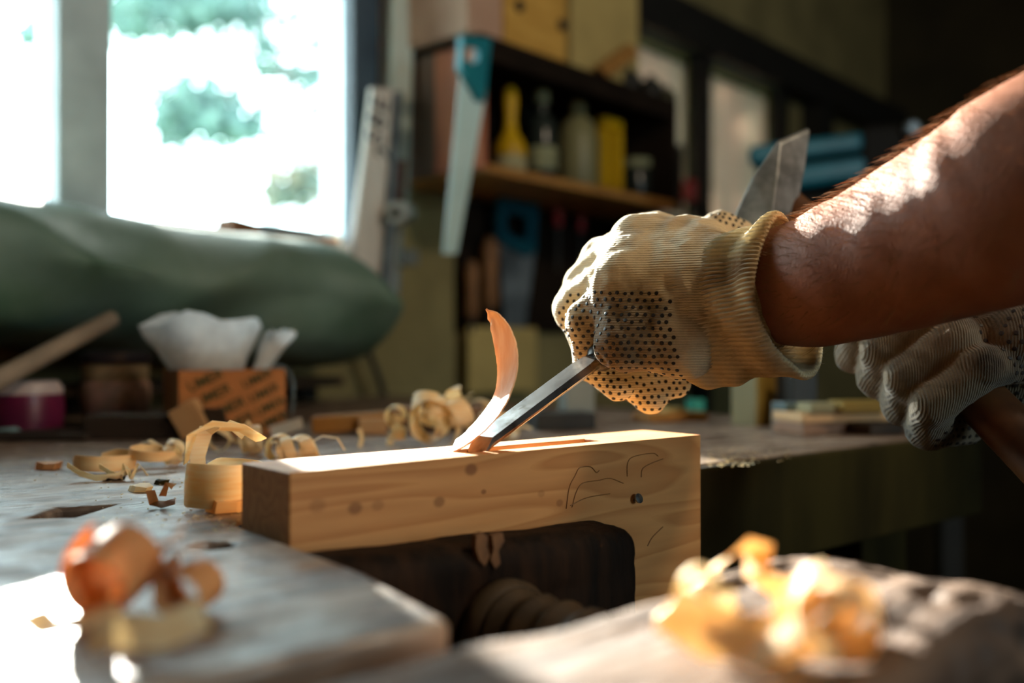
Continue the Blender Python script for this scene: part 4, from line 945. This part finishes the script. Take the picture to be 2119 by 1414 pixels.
# --- brown wall cabinet side and beige box left of the saw
M_cab = mat('brown_stained_board', S(104, 84, 70), S(84, 66, 56), .6, 10, (1, 1, .3), WR)
M_pink = mat('reddish_pine_edge', S(190, 122, 90), S(164, 98, 72), .6, 20, (1, 1, .2))
M_beige = mat('beige_carton', S(190, 166, 104), S(170, 148, 92), .75, 8)
M_ochre = mat('ochre_plywood_case', S(206, 160, 78), S(186, 140, 62), .65, 10, (1, 1, 4))

# --- open tool cabinet
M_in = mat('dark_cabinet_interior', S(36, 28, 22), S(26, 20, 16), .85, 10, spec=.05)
M_edge = mat('ochre_shelf_edge', S(176, 126, 64), S(150, 104, 52), .6, 20, (1, 1, 6), WR)
CO = .25
tl, ztop = WP(1008, 88, CO); zbot = WP(1008, 338, CO)[1]; tr_ = WP(1394, 0, CO)[0]
tc_ = thing('tool_cabinet', 'open dark wooden tool cabinet full of bottles under the cartons', 'cabinet', W((tl+tr_)/2, .12, zbot))
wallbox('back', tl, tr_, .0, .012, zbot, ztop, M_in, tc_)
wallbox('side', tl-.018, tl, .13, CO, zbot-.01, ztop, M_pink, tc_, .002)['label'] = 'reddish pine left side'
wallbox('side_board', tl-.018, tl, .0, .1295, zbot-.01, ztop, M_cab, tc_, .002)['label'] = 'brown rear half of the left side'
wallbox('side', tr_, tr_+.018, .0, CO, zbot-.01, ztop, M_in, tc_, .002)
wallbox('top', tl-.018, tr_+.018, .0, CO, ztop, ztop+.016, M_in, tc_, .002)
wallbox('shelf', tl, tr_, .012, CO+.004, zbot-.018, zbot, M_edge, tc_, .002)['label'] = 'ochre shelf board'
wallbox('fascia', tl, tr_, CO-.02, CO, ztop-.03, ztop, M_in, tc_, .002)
bt = WP(960, 0, .03)[0]
pb = troot('tool_board', 'dark stained board with tools hanging under the tool cabinet', 'tool board', 1150, 700, .02)
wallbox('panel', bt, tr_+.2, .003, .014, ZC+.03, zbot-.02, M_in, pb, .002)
# cartons on the cabinet
zc_ = ztop+.0165
def onshelf(x0, x1, o0, o1, h, z, m, label, cat, name):
    t0 = WP(x0, 0, o1)[0]; t1 = WP(x1, 0, o1)[0]; return tag(wallbox(name, t0, t1, o0, o1, z, z+h, m, None, .003), label, cat)
M_pcart = mat('pinkish_carton', S(196, 160, 136), S(176, 140, 118), .75, 8)
onshelf(968, 1040, .03, .235, .36, zc_, M_pcart, 'pinkish carton at the left end of the cabinet top', 'carton', 'carton')
oc = thing('plywood_case', 'ochre plywood case with dark round catches on the cabinet top', 'case', W(WP(1105, 0, .245)[0], .13, zc_))
t0, t1 = WP(1049, 0, .245)[0], WP(1176, 0, .245)[0]
wallbox('body', t0, t1, .03, .24, zc_, zc_+.16, M_ochre, oc, .003); wallbox('lid', t0, t1, .03, .24, zc_+.163, zc_+.36, M_ochre, oc, .003)
for x, y in ((1072, 12), (1160, 52)): obj('catch', MB().lathe([(.012, 0), (.012, .006), (.006, .009)], WPT(x, y, .238), 16, WM), M_frame2, oc, True)
onshelf(1184, 1322, .02, .205, .42, zc_, M_beige, 'tall beige carton at the right end of the cabinet top', 'carton', 'carton')
ow = MB(); a_, b_2 = WPT(1262, 158, .24), WPT(1318, 100, .18)
tag(obj('wood_offcut', wslab([(1240, 138), (1262, 160), (1326, 112), (1306, 88)], [.245, .245, .23, .23], .015), M_edge, None, bevel=.002), 'tilted ochre offcut leaning on the tall beige carton', 'offcut')
# dark clutter to the right of the cartons
M_blk = mat('black_iron', S(40, 40, 38), S(26, 26, 24), .5, 20)
M_blk2 = mat('dark_olive_tool', S(70, 66, 40), S(48, 46, 30), .5, 20)
for k, (x, y, r, lab) in enumerate([(1300, 190, .030, 'black iron pot at the right of the tilted offcut'), (1346, 200, .030, 'black iron pot second from the cabinet end'), (1380, 214, .024, 'small olive tin at the very end of the cabinet top')]):
    t, z = WP(x, y, .20); mb = MB(); mb.lathe([(r*.8, 0), (r, r*.2), (r, r*1.2), (r*.7, r*1.6), (r*.35, r*1.7), (r*.3, r*2.1), (r*.1, r*2.15)], W(t, .20, zc_), 20)
    tag(obj('iron_pot' if k < 2 else 'tin', mb, [M_blk, M_blk, M_blk2][k], None, True), lab, 'pot' if k < 2 else 'tin')
# bottles and tools on the shelf board
zsf = zbot+.0005
M_yel = mat('yellow_plastic', S(206, 164, 14), S(190, 146, 10), .45, 10)
M_cream = plain('cream_bristle', S(170, 160, 120), .8)
M_botd = mat('dark_bottle_glass', S(44, 50, 46), S(30, 36, 34), .2, 10)
M_label = mat('faded_label', S(150, 150, 112), S(120, 122, 92), .7, 30)
M_olive = mat('olive_bottle', S(128, 122, 84), S(108, 104, 72), .45, 10)
def at_shelf(x, off): return W(WP(x, 0, off)[0], off, zsf)
p = at_shelf(1056, .17); br = thing('dust_brush', 'yellow handled brush standing on its bristles on the shelf', 'brush', p)
obj('bristles', MB().lathe([(.032, 0), (.034, .030), (.031, .045)], p, 20), M_cream, br, True)
obj('handle', MB().lathe([(.034, .045), (.034, .056), (.028, .074), (.016, .092), (.012, .118), (.015, .150), (.014, .178), (.008, .186)], p, 20), M_yel, br, True)
p = at_shelf(1122, .17); bo = thing('glue_bottle', 'dark bottle with faded labels next to the yellow brush', 'bottle', p)
obj('bottle', MB().lathe([(.030, 0), (.032, .004), (.032, .11), (.026, .135), (.012, .15), (.012, .17)], p, 22), M_botd, bo, True)
obj('label', MB().lathe([(.0324, .03), (.0327, .031), (.0327, .075), (.0324, .076)], p, 22), M_label, bo, True); obj('cap', MB().lathe([(.015, .17), (.015, .195), (.012, .2)], p, 16), M_label, bo, True)
p = at_shelf(1090, .10); bo = thing('glue_bottle', 'slim dark bottle half hidden behind the labelled one', 'bottle', p)
obj('bottle', MB().lathe([(.022, 0), (.024, .004), (.024, .12), (.010, .15), (.009, .19), (.011, .192), (.011, .205)], p, 20), M_botd, bo, True); obj('label', MB().lathe([(.0243, .04), (.0246, .041), (.0246, .09), (.0243, .091)], p, 20), M_label, bo, True)
p = at_shelf(1196, .16); bo = thing('oil_bottle', 'big olive bottle in the middle of the shelf', 'bottle', p)
obj('bottle', MB().lathe([(.044, 0), (.047, .005), (.047, .115), (.038, .150), (.017, .172), (.015, .182)], p, 26), M_olive, bo, True); obj('cap', MB().lathe([(.019, .180), (.019, .200), (.015, .205)], p, 16), M_olive, bo, True)
p = at_shelf(1262, .17); sq_ = thing('yellow_clamp', 'bright yellow rectangular plastic clamp frame on the shelf', 'clamp', p)
wid, hgt = .062, .215
def upright(n, a, b, z0, z1): 
    mb = MB(); mb.hexa([p+WD*a+WM*.014+V((0, 0, z0)), p+WD*b+WM*.014+V((0, 0, z0)), p+WD*b-WM*.014+V((0, 0, z0)), p+WD*a-WM*.014+V((0, 0, z0))], [p+WD*a+WM*.014+V((0, 0, z1)), p+WD*b+WM*.014+V((0, 0, z1)), p+WD*b-WM*.014+V((0, 0, z1)), p+WD*a-WM*.014+V((0, 0, z1))]); obj(n, mb, M_yel, sq_, bevel=.005)
upright('jaw', -.036, -.016, .02, .155); upright('jaw', .012, .036, .02, .155); upright('bridge', -.036, .036, .155, .182); upright('foot', -.040, .040, 0, .02)
p = at_shelf(1318, .15); ja = thing('screw_jar', 'small jar with pale lid right of the yellow clamp', 'jar', p)
obj('jar', MB().lathe([(.034, 0), (.036, .004), (.036, .08), (.032, .09)], p, 22), M_botd, ja, True); obj('lid', MB().lathe([(.037, .09), (.037, .108), (.034, .11)], p, 22), M_label, ja, True)
p = at_shelf(1362, .15); tag(obj('tin', MB().lathe([(.036, 0), (.038, .002), (.038, .10), (.036, .102), (.034, .098), (.001, .098)], p, 22), M_rust, None, True), 'rusty brown tin at the right end of the shelf', 'tin')
# --- hanging saws and tools
M_blade = mat('bright_saw_blade', S(206, 236, 238), S(190, 224, 226), .5, 8)
M_teal = mat('turquoise_plastic', S(34, 128, 142), S(26, 108, 122), .4, 10)
def saw(label, hpoly, hole, bpoly, offs, ys, blade_m, hdl_m):
    of = lambda y: offs[0]+(offs[1]-offs[0])*(y-ys[0])/(ys[1]-ys[0])
    root = thing('hand_saw', label, 'saw', WPT(*bpoly[-1], of(bpoly[-1][1])))
    obj('blade', MB().prism([WPT(x, y, of(y)) for x, y in bpoly], -WM*.0015), blade_m, root)
    ms = MB(); n = len(hpoly)
    for i in range(n):
        j = (i+1) % n; ms.prism([WPT(x, y, of(y)+.010) for x, y in (hpoly[i], hpoly[j], hole[j], hole[i])], -WM*.012)
    obj('handle', ms, hdl_m, root)
    return root
saw('big handsaw with turquoise handle and bright blade hanging on the cabinet edge', [(957, 72), (1017, 79), (1004, 209), (990, 206), (953, 142)], [(962, 94), (992, 98), (990, 126), (980, 130), (962, 122)],
    [(955, 128), (1006, 190), (946, 526), (917, 526)], (.285, .30), (72, 526), M_blade, M_teal)
M_blade2 = mat('grey_saw_blade', S(150, 162, 170), S(60, 68, 76), .35, 12, metal=.5)
saw('smaller handsaw with dark teal handle hanging on the tool board', [(1034, 400), (1116, 418), (1110, 520), (1090, 530), (1030, 495)], [(1050, 440), (1094, 448), (1092, 488), (1076, 496), (1048, 476)],
    [(1032, 480), (1110, 505), (1084, 704), (1046, 696)], (.06, .045), (400, 700), M_blade2, plain('dark_teal_plastic', S(16, 74, 90), .4))
M_red = mat('red_tool_handle', S(150, 36, 36), S(120, 26, 28), .45, 10)
def hung(label, x, y0, y1, off, r, m, m2, name='chisel_tool', y2=None, cat='tool'):
    a, b = WPT(x, y0, off), WPT(x+2, y1, off); root = thing(name, label, cat, b)
    ln = (a-b).length; obj('handle', MB().lathe([(r*.6, 0), (r, ln*.1), (r*.85, ln*.5), (r, ln*.85), (r*.5, ln)], b, 14), m, root, True)
    c = WPT(x+2, y2 or y1+110, off); obj('shaft', MB().tube([b, c], [r*.35, r*.25], 10), m2, root, True); return root
hung('red handled screwdriver hanging right of the smaller saw', 1152, 392, 470, .05, .014, M_red, M_blk, 'screwdriver', 560, 'screwdriver')
hung('short red handled screwdriver hanging nearest the glove', 1200, 445, 480, .05, .011, M_red, M_blk, 'screwdriver', 560, 'screwdriver')
M_wh = mat('brown_wood_handle', S(134, 92, 54), S(104, 70, 42), .6, 16)
hung('brown wooden tool handle hanging left of the smaller saw', 1012, 490, 640, .05, .020, M_wh, M_blk, 'file', 670, 'file')
hung('slim brown file handle hanging below the tip of the big saw', 975, 540, 660, .05, .016, M_wh, M_blk, 'file', 690, 'file')
tag(obj('wall_hook', MB().lathe([(.006, 0), (.006, .02), (.016, .024), (.016, .032), (.006, .038)], WPT(1018, 450, .014), 16, WM), M_alu, None, True), 'round bright metal knob on the board left of the smaller saw', 'hook')
tag(obj('clamp_bar', wslab([(1400, 440), (1412, 440), (1414, 300), (1402, 300)], [.06]*4, .012), M_blk, None), 'black clamp bar hanging by the far window post', 'clamp')
hung('dark red tool handle hanging under the first far window', 1425, 372, 420, .06, .022, M_red, M_blk, 'brace', 470, 'brace')
tag(obj('level', wslab([(1285, 440), (1440, 478), (1440, 458), (1285, 418)], [.06]*4, .02), plain('navy_metal', S(26, 58, 82), .4), None), 'dark blue spirit level on the board below the shelf end', 'level')
tag(wpx('wall_panel', 972, 1112, 676, 815, .05, .012, M_beige, None), 'square beige panel leaning on the wall behind the rising shaving', 'panel')
wpx_ = tag(obj('electric_cable', MB().tube([WPT(*q, .06) for q in crom([(752, 690), (768, 740), (790, 800), (800, 850)], 6)], .006, 8), M_blk, None, True), 'black electric cable hanging down from under the tarpaulin', 'cable')

# --- things on the back of the bench
def bx(name, px0, px1, pyb, pyt, dep, m, label, cat, rot=0.0, lift=0.0, parent=None, z=None, bevel=.0015):
    """upright box on the bench: front bottom edge sighted at pyb from px0 to px1, top at pyt"""
    a = BP(px0, pyb); Y = a.y; w = (px1-px0)/F*Y; h = (pyb-pyt)/F*Y; X3 = V((math.cos(rot), math.sin(rot), 0)); Y3 = V((-X3.y, X3.x, 0))
    mb = MB(); mb.box(a+X3*w/2+Y3*dep/2+V((0, 0, .0005+lift)), w, dep, h, X3, Y3)
    o_ = obj(name, mb, m, parent, bevel=bevel)
    if label: tag(o_, label, cat)
    return o_
# tissue box with printed sides
M_card = mat('printed_cardboard', S(186, 124, 72), S(160, 104, 60), .75, 14)
a = BP(370, 906); rot = math.radians(31); X3 = V((math.cos(rot), math.sin(rot), 0)); Y3 = V((-X3.y, X3.x, 0)); wB, dB, hB = .116, .075, .071
tb2 = thing('cardboard_box', 'small brown cardboard box printed with slanted green words, stuffed with white paper', 'box', a)
M_cin = plain('cardboard_shadow_side', S(120, 84, 54), .8)
for nm, o0, sx, sy in (('side_panel', (wB/2, .001), wB, .002), ('side_panel', (wB/2, dB-.001), wB, .002), ('side_panel', (.001, dB/2), .002, dB-.004), ('side_panel', (wB-.001, dB/2), .002, dB-.004)):
    mb = MB(); mb.box(a+X3*o0[0]+Y3*o0[1]+V((0, 0, .0005)), sx, sy, hB, X3, Y3); obj(nm, mb, M_card, tb2)
mb = MB(); mb.box(a+X3*wB/2+Y3*dB/2+V((0, 0, .0005)), wB-.004, dB-.004, .002, X3, Y3); obj('bottom', mb, M_card, tb2)
M_pgreen = plain('green_print', S(58, 70, 40), .8)
sl_ = math.radians(24); wx = X3*math.cos(sl_)+Z3*math.sin(sl_); wy = -X3*math.sin(sl_)+Z3*math.cos(sl_)
for i, (u_, v_) in enumerate([(.028, .060), (.084, .061), (.036, .044), (.092, .045), (.052, .029), (.099, .030), (.062, .013), (.102, .014)]):
    letters('UMER', a+X3*u_+Z3*v_-Y3*.0006, wx, wy, .0155 if i % 2 == 0 else .0135, M_pgreen, tb2, 'printed_word', .0003)
def crumple(c, sx, sy, sz, lean=V((0, 0, 0)), n=18, seed=0, flare=1.35, amp=.35):
    mb = MB(); vs = []; m_ = 22
    for i in range(n+1):
        f = i/n
        for k in range(m_):
            th = 2*math.pi*k/m_; r = (0.55+(flare-.55)*f)*(1+amp*noise.noise(V((math.cos(th)*1.6+seed, math.sin(th)*1.6, f*2.2))))
            z = sz*f*(1+.22*noise.noise(V((math.cos(th)*1.5, math.sin(th)*1.5, seed+5))))
            vs.append(V(c)+X3*math.cos(th)*r*sx+Y3*math.sin(th)*r*sy+V((0, 0, z))+lean*f)
    fs = [(i*m_+k, i*m_+(k+1) % m_, (i+1)*m_+(k+1) % m_, (i+1)*m_+k) for i in range(n) for k in range(m_)]+[tuple(range(m_-1, -1, -1))]
    return mb.add(vs, fs)
M_bag = plain('white_thin_paper', S(226, 232, 234), .6, trans=.35, bump=.4, scale=60)
tag(obj('paper_bag', crumple(a+X3*.038+Y3*.04+V((0, 0, .030)), .046, .024, .098, seed=3), M_bag, None, True), 'open white paper bag standing in the printed cardboard box', 'paper bag')
tag(obj('paper_twist', crumple(a+X3*.088+Y3*.035+V((0, 0, .052)), .012, .010, .062, X3*.034, seed=8, flare=1.2, amp=.6), M_bag, None, True), 'twisted white paper sticking out at the right of the printed box', 'paper')
M_bluebag = plain('bluish_plastic_bag', S(170, 200, 214), .4, trans=.3)
mb = MB().ribbon([V(q) for q in crom([tuple(a+X3*(wB-.004)+Y3*.03+V((0, 0, .074))), tuple(a+X3*(wB+.008)+Y3*.026+V((0, 0, .072))), tuple(a+X3*(wB+.016)+Y3*.022+V((0, 0, .055))), tuple(a+X3*(wB+.014)+Y3*.02+V((0, 0, .020)))], 6)], Y3+X3*.2, .026, .0008)
tag(obj('plastic_flap', mb, M_bluebag, None, True), 'pale blue plastic strip hanging over the right edge of the printed box', 'plastic strip')
# blocks in front of the box
M_tan = mat('tan_block', S(206, 168, 124), S(190, 150, 106), .7, 14)
M_dkb = mat('dark_brown_block', S(52, 40, 30), S(38, 30, 24), .75, 10, (1, 4, 4))
c0 = BP(415, 912); mb = MB(); tx = V((.87, 0, .5)).normalized(); tz = V((-.5, 0, .87)).normalized(); mb.box(c0+V((-.006, .010, .0075)), .030, .018, .032, tx, V((0, 1, 0)), tz)
tag(obj('wood_block', rest(mb), M_tan, None, bevel=.001), 'light tan block tilted against the printed box', 'block')
mb = MB(); mb.box(c0+V((.020, .012, 0)), .020, .006, .034, V((1, .1, 0)).normalized(), V((-.1, 1, 0)).normalized(), V((-.32, .0, .95)).normalized()); tag(obj('wood_block', rest(mb), M_dkb, None, bevel=.001), 'dark slab standing in for the shaded gap right of the tan block', 'block')  # added slab, its dark colour paints the shade of the gap
bx('beam_offcut', 172, 392, 911, 862, .05, M_dkb, 'long dark block lying left of the printed box', 'block', .03)
bx('beam_offcut', -60, 176, 914, 900, .10, M_dkb, 'thin dark strip along the left end of the bench', 'strip', .0)
mb = MB(); c0 = BP(592, 908); mb.box(c0+V((0, .01, 0)), .034, .004, .012, V((.95, .1, .28)).normalized(), V((-.1, .99, 0)).normalized(), V((-.28, 0, .95)).normalized()); tag(obj('paper_scrap', rest(mb), M_paper, None), 'white paper scrap leaning between box and brown plank', 'paper')
c0 = BP(640, 899); mb = MB(); mb.box(c0+V((.052, .022, 0)), .102, .030, .018, V((.99, .1, .06)).normalized(), V((-.1, .99, 0)).normalized(), V((-.06, 0, .99)).normalized())
M_och = mat('ochre_plank', S(168, 120, 58), S(146, 100, 46), .65, 12, (1, 5, 5)); tag(obj('wood_plank', rest(mb), M_och, None, bevel=.001), 'ochre plank end lying tilted in the middle of the bench', 'plank')
bx('wood_block', 742, 800, 900, 868, .02, M_tan, 'little light tan block in front of the ochre plank', 'block', .15)
M_pk = mat('pinkish_plank', S(150, 116, 92), S(126, 94, 74), .65, 12, (1, 5, 5))
bx('wood_plank', 846, 1020, 893, 868, .05, mat('dark_plank', S(74, 54, 38), S(58, 42, 30), .7, 12), 'dark plank lying behind the heap of shavings', 'plank', .12)
bx('wood_plank', 830, 1010, 893, 882-12, .03, M_pk, 'pinkish plank lying on the dark plank', 'plank', .12, lift=(893-867)/F*1.13)
# stick, bottle, jar at the left
a, b = P(-30, 800, 1.0), P(232, 660, 1.17)
tag(obj('wooden_stick', MB().tube([a-V((.06, .07, .032)), a, b], [.011, .011, .010], 12), mat('grey_stick', S(150, 134, 116), S(126, 112, 96), .7, 14), None, True), 'long grey wooden stick slanting up to the tarpaulin', 'stick')
M_maroon = mat('maroon_glaze', S(110, 30, 66), S(84, 22, 50), .35, 10)
p = BP(18, 905)+V((0, .04, .0005)); mg = thing('painted_pot', 'maroon pot with white spilled rim at the far left', 'pot', p)
obj('body', MB().lathe([(.030, 0), (.037, .006), (.039, .030), (.037, .044)], p, 28), M_maroon, mg, True); obj('rim', MB().lathe([(.037, .044), (.0375, .050), (.032, .058), (.028, .057), (.001, .050)], p, 28), plain('white_paint_rim', S(196, 180, 178), .4), mg, True)
c0 = BP(14, 906); tag(obj('rag', rest(MB().ribbon([c0+V((-.02, 0, 0)), c0+V((-.008, 0, .007)), c0+V((.006, 0, .008)), c0+V((.018, 0, .001))], V((0, 1, .1)), .016, .001)), plain('teal_rag', S(140, 176, 180), .8), None, True), 'pale teal scrap of rag at the left edge', 'rag')
p = BP(196, 893)+V((0, .06, .0005)); jr = thing('glass_jar', 'jar with dark lid and pinkish contents left of the printed box', 'jar', p)
obj('contents', MB().lathe([(.028, .001), (.036, .010), (.040, .034), (.040, .050), (.036, .056)], p, 28), mat('pinkish_grain', S(196, 150, 132), S(160, 130, 110), .6, 60), jr, True)
obj('base', MB().lathe([(.024, -.0004), (.028, .002), (.028, .012)], p, 28), plain('green_glass_base', S(66, 96, 66), .3), jr, True)
obj('neck', MB().lathe([(.037, .056), (.038, .060), (.038, .074), (.036, .076)], p, 28), mat('cream_jar_neck', S(170, 150, 116), S(140, 120, 92), .5, 20), jr, True)
obj('lid', MB().lathe([(.041, .076), (.042, .078), (.042, .088), (.038, .091), (.010, .092), (.001, .092)], p, 28), plain('dark_jar_lid', S(44, 40, 48), .4), jr, True)
# right half of the bench back
bx('hand_plane', 1112, 1240, 893, 858, .05, M_blk, 'black block plane lying behind the chisel', 'plane', .25)
bx('plastic_bottle', 1172, 1236, 872, 792, .03, plain('milky_plastic', S(150, 156, 150), .5), 'milky square bottle standing behind the black plane', 'bottle', .3)
bx('wood_strip', 1345, 1500, 876, 858, .04, M_och, 'ochre strip of wood lying behind the glove', 'strip', .5)
bx('wood_block', 1432, 1462, 857, 828, .02, plain('teal_block', S(40, 150, 128), .5), 'small teal block on the far side of the bench', 'block', .3)
p = BP(1527, 885); po = thing('standing_post', 'tall square post standing on the bench under the glove cuff', 'post', p)
M_postl = mat('post_pale_side', S(150, 142, 106), S(130, 122, 90), .7, 12); M_postd = mat('post_olive_side', S(140, 112, 40), S(120, 94, 32), .7, 12)
rp = math.radians(38); X4 = V((math.cos(rp), math.sin(rp), 0)); Y4 = V((-X4.y, X4.x, 0))
mb = MB(); mb.box(p+V((.029, .035, .0005)), .038, .036, .145, X4, Y4); obj('post', mb, M_postd, po, bevel=.0015)
mb = MB(); mb.box(p+V((.029, .035, .0005))-X4*.021, .004, .036, .145, X4, Y4); obj('facing_strip', mb, M_postl, po)
bx('timber', 1665, 1800, 903, 878, .05, M_pk, 'short brownish timber at the bottom of the pile beside the post', 'timber', .5)
bx('timber', 1802, 1900, 903, 880, .05, M_dkb, 'dark timber end right of the pile', 'timber', .5)
bx('timber', 1660, 1885, 903, 884, .06, M_tan, 'pale timber lying on top of the pile beside the post', 'timber', .3, lift=.0135)
bx('timber', 1680, 1740, 903, 884, .03, M_postl, 'short grey timber topmost of the pile', 'timber', .3, lift=.0245); bx('timber', 1745, 1860, 903, 880, .03, M_postd, 'olive timber topmost at the right of the pile', 'timber', .3, lift=.0245)
bx('tool_tin', 1626, 1668, 896, 836, .03, mat('bluish_tin', S(90, 108, 108), S(60, 76, 78), .4, 30), 'bluish tin between the post and the pile of timber', 'tin', .3)
bx('drill_stand', 1640, 1700, 888, 770, .03, M_blk, 'black upright tool stand behind the pile of timber', 'stand', .3)
bx('wood_block', 1380, 1428, 872, 846, .02, M_beige, 'beige offcut lying behind the fingertips of the glove', 'offcut', .4)

# --- turquoise machine case far right
Yc = 1.95
mc = thing('machine_case', 'turquoise and black machine case on a shelf behind the forearm', 'case', P(1720, 430, Yc))
M_case = mat('turquoise_case', S(26, 112, 132), S(18, 92, 112), .3, 6)
M_bk = plain('black_housing', S(16, 15, 14), .6, spec=.1)
def cbox(name, x0, x1, y0, y1, dep, m, par, rise=0.0, Y=Yc):
    a = P(x0, y1, Y); b = P(x1, y1-rise, Y); c = P(x1, y0-rise, Y); d = P(x0, y0, Y); q = V((.35, dep, 0))*1.0; q = V((dep*.4, dep, 0))
    return obj(name, MB().hexa([a, b, b+q, a+q], [d, c, c+q, d+q]), m, par, bevel=.012)
cbox('base', 1600, 1800, 400, 470, .18, M_bk, mc, 10); cbox('shell', 1560, 1800, 352, 402, .20, M_case, mc, 34); cbox('gasket', 1565, 1806, 340, 356, .19, M_bk, mc, 36)
cbox('shell', 1548, 1790, 300, 342, .20, M_case, mc, 30); cbox('motor_housing', 1780, 1880, 258, 420, .20, M_bk, mc, 6)
obj('dial', MB().lathe([(.016, 0), (.016, .012), (.010, .018)], P(1885, 268, Yc-.004), 16, V((0, -1, 0))), M_alu, mc, True)
cs = thing('side_shelf', 'dark side shelf carrying the turquoise machine case', 'shelf', P(1730, 472, Yc))
pA = P(1585, 470.5, Yc); mb = MB(); mb.hexa([pA+V((0, 0, -.03)), pA+V((.40, 0, -.03)), pA+V((.52, .3, -.03)), pA+V((.12, .3, -.03))], [pA, pA+V((.40, 0, 0)), pA+V((.52, .3, 0)), pA+V((.12, .3, 0))]); obj('board', mb, M_frame2, cs)
for q in (.03, .37): 
    mb = MB(); mb.box(V((pA.x+q, pA.y+.03, 0)), .04, .04, pA.z-.03); obj('leg', mb, M_frame2, cs)
    mb = MB(); mb.box(V((pA.x+q+.1, pA.y+.26, 0)), .04, .04, pA.z-.03); obj('leg', mb, M_frame2, cs)

# --- made-up pendant fixture round the fill light, out of view
pl = thing('fill_lamp', 'added pendant fixture around the fill light, unseen above the bench front', 'lamp', (0.95, 0.40, 2.2)); c_ = V((0.95, 0.40, .1))
obj('cord', MB().tube([c_+V((0, 0, 2.24)), c_+V((0, 0, HC-.101))], .004, 8), M_blk, pl, True)
obj('shade', MB()._lathe([(.02, 2.25), (.05, 2.24), (.15, 2.16), (.17, 2.13), (.168, 2.128), (.148, 2.155), (.048, 2.232), (.02, 2.24)], c_, 28, V((0, 0, 1))), M_blk2, pl, True)

# --- crumbs of sawdust and tiny flakes on the bench
def crumbs(label, spots, m, name='sawdust'):
    mb = MB()
    for (x0, x1, y0, y1, n, r) in spots:
        for _ in range(n):
            p = BP(rng.uniform(x0, x1), rng.uniform(y0, y1)); q = r*rng.uniform(.4, 1.3); a = rng.uniform(0, 6.28)
            e = V((math.cos(a), math.sin(a), rng.uniform(-.1, .3)))*q; f = V((-math.sin(a), math.cos(a), rng.uniform(-.1, .3)))*q*rng.uniform(.3, .8)
            mb.add([p-e-f+V((0, 0, q*.4)), p+e-f*.6+V((0, 0, q*.4)), p+e*.7+f+V((0, 0, q*.5)), p-e*.8+f*.7+V((0, 0, q*.4)), p+V((0, 0, .0001))], [(0, 1, 2, 3), (1, 0, 4), (2, 1, 4), (3, 2, 4), (0, 3, 4)])
    return tag(stuff(obj(name, mb, m, None)), label, 'sawdust')
crumbs('pale sawdust crumbs scattered over the left half of the bench', [(180, 620, 960, 1090, 150, .0011), (380, 640, 1030, 1100, 90, .0012), (60, 520, 930, 1010, 90, .0011), (560, 900, 915, 945, 40, .0012)], M_shave_w)
crumbs('heap of pale sawdust on the bench edge right of the beam', [(1462, 1560, 945, 968, 60, .0016), (1465, 1640, 925, 964, 60, .0014)], M_shave_w)
